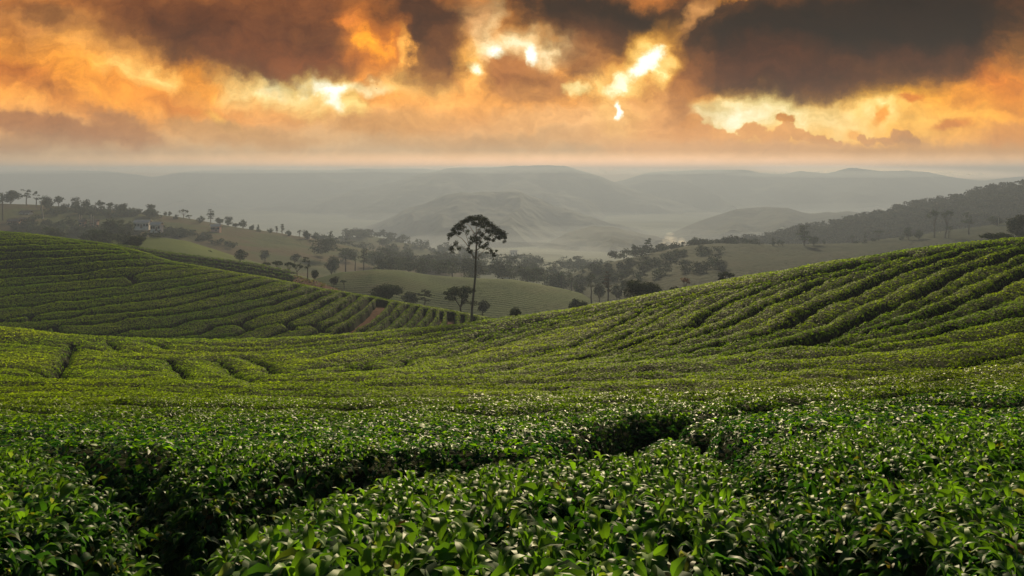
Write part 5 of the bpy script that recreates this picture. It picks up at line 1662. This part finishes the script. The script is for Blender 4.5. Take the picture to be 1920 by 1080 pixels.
house(577, 448, 9, 475, 1.8, 'thin white roof at the foot of the ridge trees', M_WALL, M_ROOF, 0, 3)
house(963, 478, 12, 800, 4.0, 'long pale building in the misty valley right of the lone tree', M_WALL, M_ROOF, 12, 4)
house(1342, 470, 6, 395, 2.4, 'tiny hut among trees on the right ridge', M_PINK, M_ROOF, 0, 2)


def post(X, Yb, Yt, D, r, label, pale=True, cross=False, cat='post', lean=0.0):
    root = bpy.data.objects.new('bare_trunk' if not cross else 'utility_pole', None); COL.objects.link(root)
    root.location = ((X - HX) / F * D, D, (HY - Yb) / F * D - .5)
    h = (Yb - Yt) / F * D + .5
    tag(root, label, cat)
    rnd = random.Random(X)
    parts = [tube(bend((0, 0, 0), (lean * h, 0, h), 5, .008 * h, rnd), r, r * .7, 7)]
    if not cross:
        for k in range(3):
            z = h * rnd.uniform(.7, .95); a = rnd.choice((-1, 1))
            parts.append(tube([(lean * z, 0, z), (lean * z + a * h * .05, rnd.uniform(-.3, .3), z + h * .04)], r * .4, r * .15, 5))
    V, Q = join_vq(parts)
    link('trunk' if not cross else 'shaft', np_mesh('pole', V, Q, mats=[M_PALE if pale else M_BARK], smooth=True), root)
    if cross:
        V, Q = join_vq([box(-1.0, 1.0, -.08, .08, h * .9, h * .9 + .15)])
        link('crossarm', np_mesh('crossarm', V, Q, mats=[M_BARK]), root)


post(81, 409, 377, 400, .42, 'pale bare trunk below the ridge trees, far left', lean=-.12, cat='bare tree')
post(149, 417, 402, 390, .30, 'bare trunk, left of a pair on the left slope', cat='bare tree')
post(153, 422, 403, 388, .30, 'bare trunk, right of a pair on the left slope', cat='bare tree')
post(171, 418, 402, 388, .28, 'bare trunk standing by the low shed', cat='bare tree')
post(175, 422, 405, 386, .28, 'pale bare trunk in front of the low shed', cat='bare tree')
post(5, 412, 376, 400, .3, 'dark thin trunk at the left edge of the slope', False, cat='bare tree')
post(1761, 452, 434, 395, .28, 'pale post below the two very tall trees, left one', cat='bare tree')
post(1773, 449, 428, 395, .28, 'pale slanting post below the two tall trees, right one', lean=.08, cat='bare tree')
post(1872, 436, 408, 392, .22, 'pale utility pole in front of the wide dark tree', True, True, 'utility pole')
post(1622, 440, 424, 405, .2, 'thin mast rising from behind the pointed conifer', False, True, 'utility pole')


def bird(X, Y, D, span, label):
    rnd = random.Random(int(X))
    root = bpy.data.objects.new('bird', None); COL.objects.link(root)
    root.location = ((X - HX) / F * D, D, (HY - Y) / F * D)
    root.rotation_euler = (rnd.uniform(-.4, .4), rnd.uniform(-.3, .3), rnd.uniform(-1, 1))
    tag(root, label, 'bird', 'birds over the hills')
    s = span
    bp = [(0, -.32 * s, 0), (0, -.2 * s, .01 * s), (0, 0, .02 * s), (0, .2 * s, 0), (0, .36 * s, -.01 * s)]
    V, Q = [], []
    rr = [.015, .055, .075, .04, .03]
    for p, r_ in zip(bp, rr):
        for k in range(6):
            t = 6.283 * k / 6
            V.append((p[0] + math.cos(t) * r_ * s, p[1], p[2] + math.sin(t) * r_ * s))
    for i in range(4):
        for k in range(6):
            Q.append((i * 6 + k, i * 6 + (k + 1) % 6, i * 6 + 6 + (k + 1) % 6, i * 6 + 6 + k))
    link('body', np_mesh('body', V, Q, mats=[M_GLASS]), root)
    for sd in (-1, 1):
        top = [(0.04 * sd * s, .12 * s, .03 * s), (0.04 * sd * s, -.14 * s, .03 * s), (.28 * sd * s, .02 * s, .14 * s), (.26 * sd * s, -.16 * s, .13 * s), (.5 * sd * s, -.12 * s, .05 * s), (.46 * sd * s, -.2 * s, .05 * s)]
        V = top + [(a, b, c - .012 * s) for a, b, c in top]
        Q = [(0, 1, 3, 2), (2, 3, 5, 4), (6, 8, 9, 7), (8, 10, 11, 9), (0, 2, 8, 6), (2, 4, 10, 8), (1, 7, 9, 3), (3, 9, 11, 5), (4, 5, 11, 10), (0, 6, 7, 1)]
        link('wing', np_mesh('wing', V, Q, mats=[M_GLASS]), root)


bird(706, 166, 150, .5, 'tiny bird against the bright cloud left of centre')
bird(1136, 323, 330, 1.0, 'tiny bird right of the central mountain summit')
bird(1782, 323, 300, 1.0, 'tiny bird above the right mountain, left of two')
bird(1817, 327, 300, 1.1, 'tiny bird above the right mountain, right of two')


def build_smoke():
    m, nt, N, L = mat('smoke')
    v = N('ShaderNodeVolumePrincipled'); v.inputs['Color'].default_value = (0.95, 0.90, 0.84, 1); v.inputs['Anisotropy'].default_value = 0.3
    v.inputs['Density'].default_value = 0.022
    o = N('ShaderNodeOutputMaterial'); L(v.outputs[0], o.inputs['Volume'])
    m.cycles.homogeneous_volume = True
    V, Q = [], []
    for j in range(9):
        for i in range(16):
            th, ph = math.pi * j / 8, 2 * math.pi * i / 16
            V.append((math.sin(th) * math.cos(ph), math.sin(th) * math.sin(ph), math.cos(th)))
    for j in range(8):
        for i in range(16):
            Q.append((j * 16 + i, (j + 1) * 16 + i, (j + 1) * 16 + (i + 1) % 16, j * 16 + (i + 1) % 16))
    D = 520.0
    rnd = random.Random(3)
    VV, QQ, off = [], [], 0
    for k in range(26):
        t = k / 25.0
        X, Y = 1250 + 26 * t + rnd.uniform(-9, 9), 474 - 34 * t + rnd.uniform(-4, 4)
        if k > 20: X, Y = 1288 + rnd.uniform(-6, 6), 466 - 4 * (k - 20) * .5
        rx, rz = rnd.uniform(1.5, 4.4), rnd.uniform(1.0, 2.4)
        c = ((X - HX) / F * D, D + (k % 4) * 9.0, (HY - Y) / F * D)
        VV += [(c[0] + a_ * rx, c[1] + b_ * 4, c[2] + c_ * rz) for a_, b_, c_ in V]
        QQ += [tuple(i + off for i in q) for q in Q]; off += len(V)
    tag(link('smoke', np_mesh('smoke', VV, QQ, mats=[m], smooth=True)), 'pale smoke rising behind the trees on the right ridge', None, None, 'stuff')


build_smoke()
